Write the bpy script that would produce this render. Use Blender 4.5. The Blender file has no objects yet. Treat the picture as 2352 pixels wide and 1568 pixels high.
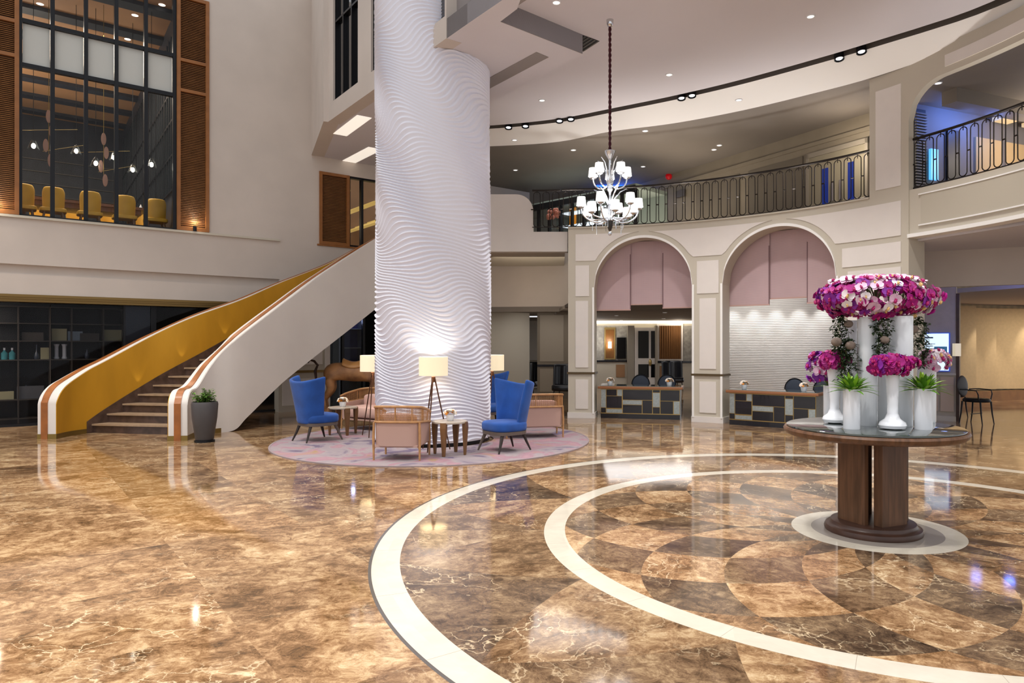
import bpy, bmesh, math, random
from math import sin, cos, pi, radians as R_, sqrt, atan2
from mathutils import Vector, Matrix
import numpy as np
random.seed(7)
S = bpy.context.scene
COL = S.collection

# ------------------------------------------------------------------ camera, world, exposure
F, PX, PY, H = 1590.0, 1283.0, 791.0, 1.6
cam = bpy.data.cameras.new('camera'); camo = bpy.data.objects.new('camera', cam); COL.objects.link(camo)
cam.sensor_width = 36; cam.lens = F / 2352 * 36
cam.shift_x = (1176 - PX) / 2352; cam.shift_y = (PY - 784) / 2352
cam.clip_start = 0.05; cam.clip_end = 200
camo.location = (0, 0, H); camo.rotation_euler = (pi / 2, 0, 0)
S.camera = camo
S.view_settings.view_transform = 'Standard'; S.view_settings.look = 'None'
S.view_settings.gamma = 1; S.view_settings.use_curve_mapping = False
S.view_settings.exposure = 0.18
w = bpy.data.worlds.new('world'); S.world = w; w.use_nodes = True
w.node_tree.nodes['Background'].inputs[0].default_value = (0.96, 0.97, 1.0, 1)
w.node_tree.nodes['Background'].inputs[1].default_value = 0.85

def light(kind, loc, energy, color=(1, .95, .88), size=.2, target=None, angle=100, blend=.6, size_y=None):
    d = bpy.data.lights.new('light_' + kind.lower(), kind); d.energy = energy; d.color = color
    if kind == 'SPOT': d.spot_size = R_(angle); d.spot_blend = blend; d.shadow_soft_size = size
    elif kind == 'POINT': d.shadow_soft_size = size
    elif kind == 'AREA':
        d.size = size
        if size_y: d.shape = 'RECTANGLE'; d.size_y = size_y
    o = bpy.data.objects.new(d.name, d); COL.objects.link(o); o.location = loc
    t = Vector(target) if target else Vector(loc) - Vector((0, 0, 1))
    o.rotation_euler = (t - Vector(loc)).to_track_quat('-Z', 'Y').to_euler()
    return o
WARM = (1, .86, .70); NEUT = (1, .97, .95); COOL = (.88, .93, 1)
for x, y, e in [(-5.0, 6.5, 330), (-6.5, 3.0, 330), (-2.5, 3.2, 330), (-4.0, 0.5, 250), (-8.5, 9.5, 260), (-5.6, 10.4, 220)]:
    light('SPOT', (x, y, 8.6), e * 4.0, (1, .95, .89), .25, angle=95, blend=.9)
for x, y, e in [(.8, 3.5, 200), (3.0, 8.0, 210), (1.0, 7.0, 190), (5.0, 4.0, 180), (2.6, 11.5, 300), (4.6, 9.4, 160)]:
    light('SPOT', (x, y, 6.44), e * 2.6, NEUT, .18, angle=110, blend=.9)

light('SPOT', (.5, 12.7, 6.44), 280, NEUT, .1, angle=110, blend=.9)

# ------------------------------------------------------------------ geometry of the picture
def at(px, py, d): return Vector(((px - PX) / F * d, d, H + (PY - py) / F * d))
def onz(px, py, z=0.0):
    d = (z - H) * F / (PY - py); return Vector(((px - PX) / F * d, d, z))
class Frame:                                    # a vertical wall plane: local x along it, local y behind it
    def __init__(s, ox, oy, ang): s.o = Vector((ox, oy)); s.a = ang; s.u = Vector((cos(ang), sin(ang))); s.n = Vector((-sin(ang), cos(ang)))
    def hit(s, px, off=0.0):
        k = Vector(((px - PX) / F, 1.0)); t = (off + s.o.dot(s.n)) / k.dot(s.n); return (k * t - s.o).dot(s.u), t
    def x(s, px, off=0.0): return s.hit(px, off)[0]
    def z(s, px, py, off=0.0): return H + (PY - py) / F * s.hit(px, off)[1]
    def w(s, x, y, z=0.0): p = s.o + s.u * x + s.n * y; return Vector((p.x, p.y, z))
    def mat(s): return Matrix.Translation((s.o.x, s.o.y, 0)) @ Matrix.Rotation(s.a, 4, 'Z')

# ------------------------------------------------------------------ mesh builder
class MB:
    def __init__(s): s.v = []; s.f = []; s.m = []; s.k = 0
    def add(s, vs, fs, T=None):
        b = len(s.v)
        for p in vs: s.v.append(tuple(T @ Vector(p)) if T is not None else tuple(p))
        for q in fs: s.f.append([i + b for i in q]); s.m.append(s.k)
        return s
    def box(s, x0, x1, y0, y1, z0, z1, T=None):
        return s.add([(x0, y0, z0), (x1, y0, z0), (x1, y1, z0), (x0, y1, z0), (x0, y0, z1), (x1, y0, z1), (x1, y1, z1), (x0, y1, z1)],
                     [(0, 3, 2, 1), (4, 5, 6, 7), (0, 1, 5, 4), (1, 2, 6, 5), (2, 3, 7, 6), (3, 0, 4, 7)], T)
    def prism(s, pts, z0, z1, T=None):
        n = len(pts); vs = [(p[0], p[1], z0) for p in pts] + [(p[0], p[1], z1) for p in pts]
        fs = [list(range(n))[::-1], list(range(n, 2 * n))] + [(i, (i + 1) % n, n + (i + 1) % n, n + i) for i in range(n)]
        return s.add(vs, fs, T)
    def lathe(s, prof, n=32, T=None, cap=True):
        vs = []; fs = []
        for r, z in prof:
            for i in range(n): a = 2 * pi * i / n; vs.append((r * cos(a), r * sin(a), z))
        for j in range(len(prof) - 1):
            for i in range(n):
                k = (i + 1) % n; fs.append((j * n + i, j * n + k, (j + 1) * n + k, (j + 1) * n + i))
        if cap: fs.append(list(range(n))[::-1]); m = (len(prof) - 1) * n; fs.append([m + i for i in range(n)])
        return s.add(vs, fs, T)
    def tube(s, pts, r, n=8, T=None, cap=True, sq=None):
        pts = [Vector(p) for p in pts]; rs = r if isinstance(r, (list, tuple)) else [r] * len(pts)
        t0 = (pts[1] - pts[0]).normalized(); up = Vector((0, 0, 1)) if abs(t0.z) < .9 else Vector((1, 0, 0))
        a = t0.cross(up).normalized(); vs = []; fs = []
        for i, p in enumerate(pts):
            t = (pts[min(i + 1, len(pts) - 1)] - pts[max(i - 1, 0)]).normalized()
            a = (a - t * a.dot(t)).normalized(); b = t.cross(a)
            for k in range(n):
                g = 2 * pi * (k + .5) / n; vs.append(p + (a * cos(g) + b * sin(g)) * rs[i])
        for j in range(len(pts) - 1):
            for k in range(n):
                l = (k + 1) % n; fs.append((j * n + k, j * n + l, (j + 1) * n + l, (j + 1) * n + k))
        if cap: fs.append(list(range(n))[::-1]); m = (len(pts) - 1) * n; fs.append([m + i for i in range(n)])
        return s.add(vs, fs, T)
    def sup(s, c, sx, sy, sz, e1=.35, e2=.35, n=24, m=12, T=None):   # super-ellipsoid (cushions, blobs)
        g = lambda w_, e: math.copysign(abs(w_) ** e, w_); vs = []; fs = []
        for j in range(m + 1):
            b = -pi / 2 + pi * j / m
            for i in range(n):
                a = 2 * pi * i / n
                vs.append((c[0] + sx * g(cos(b), e1) * g(cos(a), e2), c[1] + sy * g(cos(b), e1) * g(sin(a), e2), c[2] + sz * g(sin(b), e1)))
        for j in range(m):
            for i in range(n):
                k = (i + 1) % n; fs.append((j * n + i, j * n + k, (j + 1) * n + k, (j + 1) * n + i))
        return s.add(vs, fs, T)
    def grid(s, fn, nu, nv, T=None, closed=False):
        vs = [fn(i / nu, j / nv) for j in range(nv + 1) for i in range(nu + 1)]
        fs = [(j * (nu + 1) + i, j * (nu + 1) + i + 1, (j + 1) * (nu + 1) + i + 1, (j + 1) * (nu + 1) + i) for j in range(nv) for i in range(nu)]
        return s.add(vs, fs, T)
    def build(s, name, mat, parent=None, smooth=False, M=None, solid=0, sub=0, bevel=0):
        me = bpy.data.meshes.new(name); me.from_pydata(s.v, [], s.f)
        for m_ in (mat if isinstance(mat, (list, tuple)) else [mat]): me.materials.append(m_)
        if any(s.m): me.polygons.foreach_set('material_index', s.m)
        me.validate(); me.update()
        bm = bmesh.new(); bm.from_mesh(me)
        bmesh.ops.remove_doubles(bm, verts=bm.verts, dist=1e-5)
        if not solid: bmesh.ops.recalc_face_normals(bm, faces=bm.faces)
        bm.to_mesh(me); bm.free()
        if smooth:
            me.polygons.foreach_set('use_smooth', [True] * len(me.polygons))
            try: me.set_sharp_from_angle(angle=R_(40))
            except Exception: pass
        o = bpy.data.objects.new(name, me); COL.objects.link(o)
        if parent: o.parent = parent
        if M is not None: o.matrix_local = M
        if solid: q = o.modifiers.new('s', 'SOLIDIFY'); q.thickness = solid; q.offset = 0
        if bevel: q = o.modifiers.new('b', 'BEVEL'); q.width = bevel; q.segments = 2; q.limit_method = 'ANGLE'
        if sub: q = o.modifiers.new('u', 'SUBSURF'); q.levels = sub; q.render_levels = sub
        return o
def tag(o, label, cat, group=None, kind=None):
    if label: o['label'] = label
    if cat: o['category'] = cat
    if group: o['group'] = group
    if kind: o['kind'] = kind
    return o
def struct(o): o['kind'] = 'structure'; return o
def thing(name, label, cat, loc=(0, 0, 0), rz=0, group=None):
    o = bpy.data.objects.new(name, None); COL.objects.link(o); o.location = loc; o.rotation_euler = (0, 0, rz); o.empty_display_size = .1
    return tag(o, label, cat, group)
def kids(o): return [c for c in bpy.data.objects if c.parent == o]
def dup(o, loc=None, rz=None, label=None, group=None, parent=None):
    c = o.copy(); COL.objects.link(c); c.parent = parent
    if loc is not None: c.location = loc
    if rz is not None: c.rotation_euler = (0, 0, rz)
    if label: c['label'] = label
    if group: c['group'] = group
    for k in kids(o): dup(k, parent=c)
    return c

# ------------------------------------------------------------------ materials
def lin(h):
    c = [int(h[i:i + 2], 16) / 255 for i in (0, 2, 4)]
    return tuple([x / 12.92 if x <= .04045 else ((x + .055) / 1.055) ** 2.4 for x in c] + [1])
def mk(name, col, rough=.5, metal=0, noise=0, scale=8, bump=0, bscale=60, emit=None, es=0, trans=0, ior=1.45, spec=.5, col2=None, alpha=1, stretch=(1, 1, 1), coat=0, sheen=0):
    m = bpy.data.materials.new(name); m.use_nodes = True; nt = m.node_tree; b = nt.nodes['Principled BSDF']
    c = lin(col); b.inputs['Base Color'].default_value = c; b.inputs['Roughness'].default_value = rough; b.inputs['Metallic'].default_value = metal
    b.inputs['IOR'].default_value = ior; b.inputs['Specular IOR Level'].default_value = spec
    b.inputs['Transmission Weight'].default_value = trans; b.inputs['Alpha'].default_value = alpha
    b.inputs['Coat Weight'].default_value = coat; b.inputs['Sheen Weight'].default_value = sheen
    if emit: b.inputs['Emission Color'].default_value = lin(emit); b.inputs['Emission Strength'].default_value = es
    tc = nt.nodes.new('ShaderNodeTexCoord'); mp = nt.nodes.new('ShaderNodeMapping'); mp.inputs['Scale'].default_value = stretch
    nt.links.new(tc.outputs['Object'], mp.inputs[0])
    n = nt.nodes.new('ShaderNodeTexNoise'); n.inputs['Scale'].default_value = scale; n.inputs['Detail'].default_value = 5
    nt.links.new(mp.outputs[0], n.inputs[0])
    if noise or col2:
        r = nt.nodes.new('ShaderNodeValToRGB'); nt.links.new(n.outputs[0], r.inputs[0])
        c2 = lin(col2) if col2 else tuple([x * (1 - noise) for x in c[:3]] + [1])
        r.color_ramp.elements[0].color = c2; r.color_ramp.elements[0].position = .35; r.color_ramp.elements[1].color = c; r.color_ramp.elements[1].position = .65
        nt.links.new(r.outputs[0], b.inputs['Base Color'])
    if bump:
        n2 = nt.nodes.new('ShaderNodeTexNoise'); n2.inputs['Scale'].default_value = bscale; nt.links.new(mp.outputs[0], n2.inputs[0])
        bp = nt.nodes.new('ShaderNodeBump'); bp.inputs['Strength'].default_value = bump; bp.inputs['Distance'].default_value = .01
        nt.links.new(n2.outputs[0], bp.inputs['Height']); nt.links.new(bp.outputs[0], b.inputs['Normal'])
    return m
def waves(m, axis, scale, dark=.75, dist=0, bump=0):                 # fine stripes woven into a surface
    nt = m.node_tree; b = nt.nodes['Principled BSDF']; wv = nt.nodes.new('ShaderNodeTexWave'); wv.bands_direction = axis
    wv.inputs['Scale'].default_value = scale; wv.inputs['Distortion'].default_value = dist; wv.inputs['Detail'].default_value = 1
    tc = [n for n in nt.nodes if n.type == 'MAPPING'][0]; nt.links.new(tc.outputs[0], wv.inputs[0])
    mx = nt.nodes.new('ShaderNodeMix'); mx.data_type = 'RGBA'; mx.blend_type = 'MULTIPLY'; mx.inputs[0].default_value = 1
    r = nt.nodes.new('ShaderNodeMapRange'); r.inputs[3].default_value = dark; r.inputs[4].default_value = 1; nt.links.new(wv.outputs['Fac'], r.inputs[0])
    src = b.inputs['Base Color'].links[0].from_socket if b.inputs['Base Color'].links else None
    if src: nt.links.new(src, mx.inputs[6])
    else: mx.inputs[6].default_value = b.inputs['Base Color'].default_value
    nt.links.new(r.outputs[0], mx.inputs[7]); nt.links.new(mx.outputs[2], b.inputs['Base Color'])
    if bump:
        bp = nt.nodes.new('ShaderNodeBump'); bp.inputs['Strength'].default_value = bump; bp.inputs['Distance'].default_value = .01
        nt.links.new(wv.outputs['Fac'], bp.inputs['Height']); nt.links.new(bp.outputs[0], b.inputs['Normal'])
    return m
PLASTER = mk('plaster', 'CDC2B8', .8, noise=.07, scale=1.2, bump=.08)
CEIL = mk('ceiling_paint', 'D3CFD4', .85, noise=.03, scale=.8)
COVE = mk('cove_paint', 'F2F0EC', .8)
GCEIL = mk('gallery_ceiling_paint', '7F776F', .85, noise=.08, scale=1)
BEAM = mk('beam_and_shade_paint', '8F8886', .8)  # fascia grey, also used for the painted shade of the slab side
PANEL = mk('panel_paint', 'E2DBD4', .6, noise=.03, scale=4)
TRIM = mk('trim_paint', 'C4BCAC', .6)
DADO = mk('dado_bronze', '5A4A30', .4, metal=.3)
WHITE_COL = mk('white_relief', 'E2E2EC', .6)
STAIRW = mk('stair_plaster', 'DAD3CC', .7, noise=.04, scale=2)
GOLD = mk('gold_leaf', 'CE9A2C', .45, metal=.4, noise=.12, scale=3, stretch=(1, 1, .3))
BRASS = mk('brass', '8A7440', .35, metal=.8)
ORANGEW = mk('handrail_wood', 'A5632E', .35, noise=.3, scale=5)
WALNUT = mk('walnut', '6B4A33', .4, noise=.45, scale=7, stretch=(4, 4, .4))
DWALNUT = mk('dark_walnut', '4A3228', .35, noise=.35, scale=6)
LOUV = mk('louvre_wood', '98683E', .5, noise=.25, scale=5)
LFRAME = mk('louvre_frame_wood', '96602F', .45, noise=.2, scale=5)
BLACKM = mk('black_metal', '15161A', .4, metal=.4)
DBRONZE = mk('bronze_trim', '7A6238', .35, metal=.7)
RAILM = mk('rail_iron', '2A2420', .45, metal=.6)
BLINDM = mk('frosted_panel', 'D8D5CE', .7)
DARK = mk('dark_interior', '1B1A1E', .5, noise=.4, scale=3)
CHAR = mk('charcoal_wall', '2C2E36', .5, noise=.4, scale=2)
SHELF = mk('shelf_wood', '4D463F', .5)
BWOODC = mk('restaurant_ceiling', '9A7350', .6, noise=.2, scale=1.5)
BLUEV = mk('blue_velvet', '1B4F9E', .85, noise=.3, scale=4, bump=.1, bscale=30, sheen=.12)
ESPR = mk('espresso_leg', '2B211D', .4)
TAUPEW = mk('taupe_leg', '5C5049', .45)
RATTAN = mk('rattan', 'B8895A', .45, noise=.25, scale=12)
PINKF = mk('dusty_pink_fabric', 'B09084', .85, bump=.15, bscale=200)
PINKC = mk('pink_cushion', 'C9A59A', .85, bump=.1, bscale=100)
TABLEW = mk('side_table_wood', '7A5634', .4, noise=.3, scale=6, stretch=(3, 3, .6))
TTOP = mk('side_table_top', 'B3A698', .3, noise=.15, scale=6)
SHADE = mk('lamp_shade', 'E8D9B8', .8, emit='F2E2C0', es=.42)
waves(SHADE, 'Z', 60, .96)
COPPER = mk('copper_leg', '5A3A28', .35, metal=.6)
GREYP = mk('grey_planter', '4E4B4C', .45, noise=.1, scale=5)
POTW = mk('white_ceramic', 'E8EAEE', .12, coat=.3)
MILK = mk('milk_glass', 'E6EAEE', .08, coat=.5, noise=.1, scale=3, stretch=(3, 3, .2))
LEAF = mk('leaf_green', '5F9228', .5, noise=.5, scale=6)
LEAFL = mk('leaf_lime', '9CC838', .45, noise=.5, scale=5)
LEAFD = mk('leaf_dark', '34462A', .55, noise=.5, scale=20)
MOSS = mk('air_plant_ball', '857468', .9, noise=.4, scale=20)
MAG = mk('orchid_magenta', 'B01282', .55, noise=.35, scale=25)
PUR = mk('orchid_purple', '8C2AA0', .55, noise=.3, scale=25)
PNK = mk('orchid_pale_pink', 'EBC3DA', .55, noise=.22, scale=22)
WHT = mk('orchid_white', 'F0E6EA', .55, noise=.12, scale=22)
LIP = mk('orchid_lip', 'A00F5C', .5)
LIPY = mk('orchid_lip_cream', 'D8B070', .5)
STEM = mk('orchid_stem', '4E5A2A', .6)
GLASS_T = mk('table_glass', '3E4644', .02, trans=.0, metal=0, spec=.9, coat=1)
CHROME = mk('chrome', 'CFCFD2', .12, metal=1)
CRYST = mk('crystal', 'D2D6DC', .08, metal=.85)
CSHADE = mk('chandelier_shade', 'FFFFFF', .7, emit='FFFDF6', es=.85)
BURG = mk('burgundy_cord', '4A1020', .7, noise=.5, scale=40)
DESKD = mk('desk_dark', '17171C', .25, coat=.3)
DESKS = mk('desk_silver', 'A9B2B0', .35, metal=.5, noise=.2, scale=30)
DESKB = mk('desk_brass_line', 'B59A62', .35, metal=.7)
DESKT = mk('desk_copper_top', '9C6A48', .35, metal=.4)
DESKG = mk('desk_glass_top', '5E6A66', .08, coat=1)
SLATE = mk('slate_upholstery', '3E4654', .7)
BLIND = waves(waves(mk('rose_blind', 'D2B6B8', .85, noise=.05, scale=3), 'Z', 18, .88), 'X', 14, .93)
TEXW = waves(mk('ribbed_wall', 'E8E4DE', .7), 'Z', 8, .7, dist=.5, bump=.4)
HORSE = mk('carved_wood', 'C08C5C', .5, col2='7A5338', scale=4)
SADDLE = mk('carved_saddle', 'C08A50', .4)
YELC = mk('mustard_leather', 'D0A030', .5, noise=.15, scale=5)
CURT = waves(mk('cream_curtain', 'D8C19A', .7), 'X', 1.1, .8)
CORW = mk('corridor_wood', '8A6238', .4, noise=.2, scale=4)
BLACKG = mk('black_glass', '08080A', .06, coat=1)
BULB = mk('bulb_glow', 'FFFFFF', .5, emit='FFF4E0', es=9)
DLIGHT = mk('downlight_glow', 'FFFFFF', .5, emit='FFF6EA', es=1.5)
COVEL = mk('cove_light', 'FFFFFF', .5, emit='FFF4DC', es=1.4)
GREYL = mk('grille', '6A6560', .6)
REDM = mk('red_alarm', 'A01018', .4)
def glass(name, tint, a):
    m = bpy.data.materials.new(name); m.use_nodes = True; nt = m.node_tree
    for n in list(nt.nodes): nt.nodes.remove(n)
    o = nt.nodes.new('ShaderNodeOutputMaterial'); t = nt.nodes.new('ShaderNodeBsdfTransparent'); t.inputs[0].default_value = lin(tint)
    g = nt.nodes.new('ShaderNodeBsdfGlossy'); g.inputs['Roughness'].default_value = .02
    fr = nt.nodes.new('ShaderNodeFresnel'); fr.inputs[0].default_value = 1.45; mu = nt.nodes.new('ShaderNodeMath'); mu.operation = 'MULTIPLY'; mu.inputs[1].default_value = a
    mx = nt.nodes.new('ShaderNodeMixShader'); nt.links.new(fr.outputs[0], mu.inputs[0]); nt.links.new(mu.outputs[0], mx.inputs[0])
    nt.links.new(t.outputs[0], mx.inputs[1]); nt.links.new(g.outputs[0], mx.inputs[2]); nt.links.new(mx.outputs[0], o.inputs[0]); return m
GLASS = glass('clear_glass', 'FAFBFB', .2); SGLASS = glass('smoked_glass', 'DCDCDE', .22)

# floor ------------------------------------------------------------
CX, CY = 2.735, 5.97
def floor_mat():
    m = bpy.data.materials.new('inlaid_marble'); m.use_nodes = True; nt = m.node_tree; L = nt.links.new; b = nt.nodes['Principled BSDF']
    def nd(t, **k):
        n = nt.nodes.new(t)
        for a, v in k.items(): setattr(n, a, v)
        return n
    def ma(op, a, b_=None, c=None):
        n = nd('ShaderNodeMath', operation=op)
        for i, v in enumerate((a, b_, c)):
            if v is None: continue
            if isinstance(v, (int, float)): n.inputs[i].default_value = v
            else: L(v, n.inputs[i])
        return n.outputs[0]
    def mixc(f, a, b_, mode='MIX'):
        n = nd('ShaderNodeMix', data_type='RGBA', blend_type=mode)
        for i, v in ((0, f), (6, a), (7, b_)):
            if isinstance(v, (int, float)): n.inputs[i].default_value = v
            elif isinstance(v, tuple): n.inputs[i].default_value = v
            else: L(v, n.inputs[i])
        return n.outputs[2]
    tc = nd('ShaderNodeTexCoord'); sp = nd('ShaderNodeSeparateXYZ'); L(tc.outputs['Object'], sp.inputs[0])
    X, Y = sp.outputs[0], sp.outputs[1]
    dx = ma('SUBTRACT', X, CX); dy = ma('SUBTRACT', Y, CY)
    r = ma('SQRT', ma('ADD', ma('MULTIPLY', dx, dx), ma('MULTIPLY', dy, dy))); th = ma('ARCTAN2', dy, dx)
    K = 16 / (2 * pi)
    ac = ma('ARCCOSINE', ma('MINIMUM', ma('DIVIDE', r, 2.95), 1.0))
    off = 118.0 / 360 * 16
    iu = ma('FLOOR', ma('ADD', ma('MULTIPLY', ma('ADD', th, ac), K), off + 20)); iv = ma('FLOOR', ma('ADD', ma('MULTIPLY', ma('SUBTRACT', th, ac), K), off + 20))
    parA = ma('FLOORED_MODULO', ma('ADD', iu, iv), 2.0)
    w_ = ma('MULTIPLY', ma('SUBTRACT', r, 2.86), .5 / 1.14)
    q = ma('MULTIPLY', th, 14 / (2 * pi))
    ju = ma('FLOOR', ma('ADD', ma('ADD', q, w_), 20)); jv = ma('FLOOR', ma('ADD', ma('SUBTRACT', q, w_), 20))
    parB = ma('FLOORED_MODULO', ma('ADD', ju, jv), 2.0)
    a1 = ma('FLOOR', ma('MULTIPLY', ma('ADD', ma('MULTIPLY', X, .78), ma('MULTIPLY', Y, .63)), .95)); a2 = ma('FLOOR', ma('MULTIPLY', ma('SUBTRACT', ma('MULTIPLY', X, .63), ma('MULTIPLY', Y, .78)), .95))
    inA = ma('LESS_THAN', r, 2.70); inB = ma('LESS_THAN', r, 4.1); notA = ma('SUBTRACT', 1.0, inA)
    def sel(a, b_, c): return ma('ADD', ma('MULTIPLY', a, inA), ma('MULTIPLY', ma('ADD', ma('MULTIPLY', b_, inB), ma('MULTIPLY', c, ma('SUBTRACT', 1.0, inB))), notA))
    c1 = sel(iu, ju, a1); c2 = sel(iv, jv, a2)
    cb = nd('ShaderNodeCombineXYZ'); L(c1, cb.inputs[0]); L(c2, cb.inputs[1]); L(inB, cb.inputs[2])
    wn = nd('ShaderNodeTexWhiteNoise', noise_dimensions='3D'); L(cb.outputs[0], wn.inputs[0]); rnd = wn.outputs['Value']
    tone = sel(ma('ADD', ma('MULTIPLY', parA, .7), ma('MULTIPLY', rnd, .3)), ma('ADD', ma('MULTIPLY', parB, .35), ma('ADD', ma('MULTIPLY', rnd, .4), .22)), ma('MULTIPLY', rnd, .5))                 # 1 = the darker marble
    Wv = ma('MULTIPLY', rnd, 40.0)
    ro = nd('ShaderNodeVectorRotate', rotation_type='Z_AXIS'); L(tc.outputs['Object'], ro.inputs['Vector']); L(ma('MULTIPLY', ma('FLOORED_MODULO', ma('MULTIPLY', rnd, 7.0), 1.0), ma('MULTIPLY', inB, 3.1)), ro.inputs['Angle'])
    mp = nd('ShaderNodeMapping'); mp.inputs['Scale'].default_value = (1.05, 1.3, 1); L(ro.outputs[0], mp.inputs[0])
    def noise(sc, det, rough=.55, dist=0.0):
        n = nd('ShaderNodeTexNoise', noise_dimensions='4D'); n.inputs['Scale'].default_value = sc; n.inputs['Detail'].default_value = det
        n.inputs['Roughness'].default_value = rough; n.inputs['Distortion'].default_value = dist; L(mp.outputs[0], n.inputs['Vector']); L(Wv, n.inputs['W']); return n.outputs[0]
    n1 = noise(1.6, 9, .7, 1.2); n2 = noise(8, 10, .85, 1.2); n3 = noise(.7, 3)
    def rp(f, st):
        n = nd('ShaderNodeValToRGB'); L(f, n.inputs[0]); e = n.color_ramp.elements
        while len(e) < len(st): e.new(.5)
        for i, (p, c) in enumerate(st): e[i].position = p; e[i].color = lin(c) if isinstance(c, str) else (c, c, c, 1)
        return n.outputs[0]
    base = ma('ADD', ma('MULTIPLY', n1, .45), ma('MULTIPLY', n2, .55))
    lightc = rp(base, [(.38, '463423'), (.45, '755638'), (.5, '997553'), (.555, 'BE9E76'), (.63, 'D9C4A0')])
    darkc = rp(base, [(.39, '1E1813'), (.46, '43352A'), (.53, '66523F'), (.62, '9A8163')])
    col = mixc(tone, lightc, darkc)
    # veins
    vd = nd('ShaderNodeTexVoronoi', feature='DISTANCE_TO_EDGE', voronoi_dimensions='4D'); vd.inputs['Scale'].default_value = 2.2
    nv = nd('ShaderNodeTexNoise'); nv.inputs['Scale'].default_value = 3.0; nv.inputs['Detail'].default_value = 6; L(mp.outputs[0], nv.inputs[0])
    vm = nd('ShaderNodeVectorMath', operation='SCALE'); L(nv.outputs['Color'], vm.inputs[0]); vm.inputs[3].default_value = 1.1
    va = nd('ShaderNodeVectorMath', operation='ADD'); L(mp.outputs[0], va.inputs[0]); L(vm.outputs[0], va.inputs[1]); L(va.outputs[0], vd.inputs['Vector']); L(Wv, vd.inputs['W'])
    ve = ma('MULTIPLY', rp(vd.outputs[0], [(0, 1.0), (.022, 0.0)]), rp(n3, [(.48, 0.0), (.62, 1.0)]))
    col = mixc(ma('MULTIPLY', ve, .75), col, lin('E4CDA8'))
    # joints between tiles of the outer field
    def band(lo, hi): return ma('MULTIPLY', ma('GREATER_THAN', r, lo), ma('LESS_THAN', r, hi))
    crm = rp(n1, [(.3, 'BDB4A4'), (.7, 'CEC6B6')])
    def joints(n): f = ma('FRACT', ma('MULTIPLY', ma('ADD', th, .1), n / (2 * pi))); return ma('LESS_THAN', f, .004 * n / 22)
    ring = ma('ADD', band(2.68, 2.86), band(4.0, 4.2))
    crj = mixc(ma('MULTIPLY', joints(26), .5), crm, lin('6A5A48'))
    col = mixc(ring, col, crj)
    col = mixc(band(4.2, 4.222), col, lin('55504C'))
    col = mixc(band(0, .69), col, crm); col = mixc(band(0, .525), col, lin('8F877F'))
    L(col, b.inputs['Base Color']); b.inputs['Roughness'].default_value = .07; b.inputs['IOR'].default_value = 1.52
    L(rp(n1, [(.3, .05), (.8, .11)]), b.inputs['Roughness'])
    return m
FLOORM = floor_mat()
def rug_mat():
    m = mk('rug_pile', 'B7A5AA', .95, bump=.3, bscale=250); nt = m.node_tree; b = nt.nodes['Principled BSDF']; L = nt.links.new
    tc = nt.nodes.new('ShaderNodeTexCoord'); n = nt.nodes.new('ShaderNodeTexNoise'); n.inputs['Scale'].default_value = 1.5; n.inputs['Detail'].default_value = 5; n.inputs['Distortion'].default_value = 1.2
    L(tc.outputs['Object'], n.inputs[0]); r = nt.nodes.new('ShaderNodeValToRGB'); L(n.outputs[0], r.inputs[0]); e = r.color_ramp.elements
    st = [(.3, '6C6078'), (.37, '63566C'), (.43, '8C8087'), (.52, '968B8C'), (.58, '96747F'), (.64, 'A07F86'), (.74, '9A7F58')]
    while len(e) < len(st): e.new(.5)
    for i, (p, c) in enumerate(st): e[i].position = p; e[i].color = lin(c)
    L(r.outputs[0], b.inputs['Base Color']); return m
RUG = rug_mat(); RUGE = mk('rug_binding', '8E7F80', .9)

# ------------------------------------------------------------------ the shell
struct(MB().box(-26, 26, -6, 34, -.1, 0).build('floor', FLOORM))
LW = Frame(-10.6, 13.1, atan2(1, 1.237))
LM = LW.mat()
zs = LW.z(0, 492)                                 # sill level of the restaurant glazing
x_gl, x_gr = LW.x(45), LW.x(403)
x_l0, x_l1 = LW.x(-60), LW.x(44)                  # left louvre
x_r0, x_r1 = LW.x(406), LW.x(480)                 # right louvre
x_c = LW.x(725)
TOP = 10.2; GTOP = 9.2
m = MB()
m.box(-9, x_l0, 0, .35, zs, TOP); m.box(x_l0, x_r1, 0, .35, GTOP, TOP)
m.box(x_r1, x_c, 0, .35, zs, TOP)
xs0, xs1 = LW.x(733), LW.x(905); zw0, zw1 = LW.z(733, 560), LW.z(733, 393)
m.box(x_c, xs0, 0, .35, zs, 6.25); m.box(xs0, xs1, 0, .35, zw1, 6.25); m.box(xs0, xs1, 0, .35, zs, zw0); m.box(xs1, 12.5, 0, .35, zs, 6.25)
zb1 = LW.z(0, 604); zb2 = LW.z(0, 627); zb3 = LW.z(0, 674); zb4 = LW.z(0, 691)
m.box(-9, 12.5, 0, .35, zb1, zs); m.box(-9, 12.5, .12, .35, zb2, zb1)
m.box(-9, 12.5, 0, .35, zb3, zb2)
m.box(LW.x(642), LW.x(700), 0, .12, zb2, zb1)
struct(m.build('wall_left', PLASTER, M=LM))
m = MB().box(-9, LW.x(642), -.05, 0, zs - .035, zs + .012)
struct(m.build('trim_1', TRIM, M=LM))
m = MB().box(-9, 4.2, -.05, .3, zb3 - .05, zb3).box(-9, 4.2, -.015, .3, zb3 - .09, zb3 - .05).box(-9, 4.2, .02, .3, zb4, zb3 - .09)
struct(m.build('trim_2', DBRONZE, M=LM))
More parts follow.
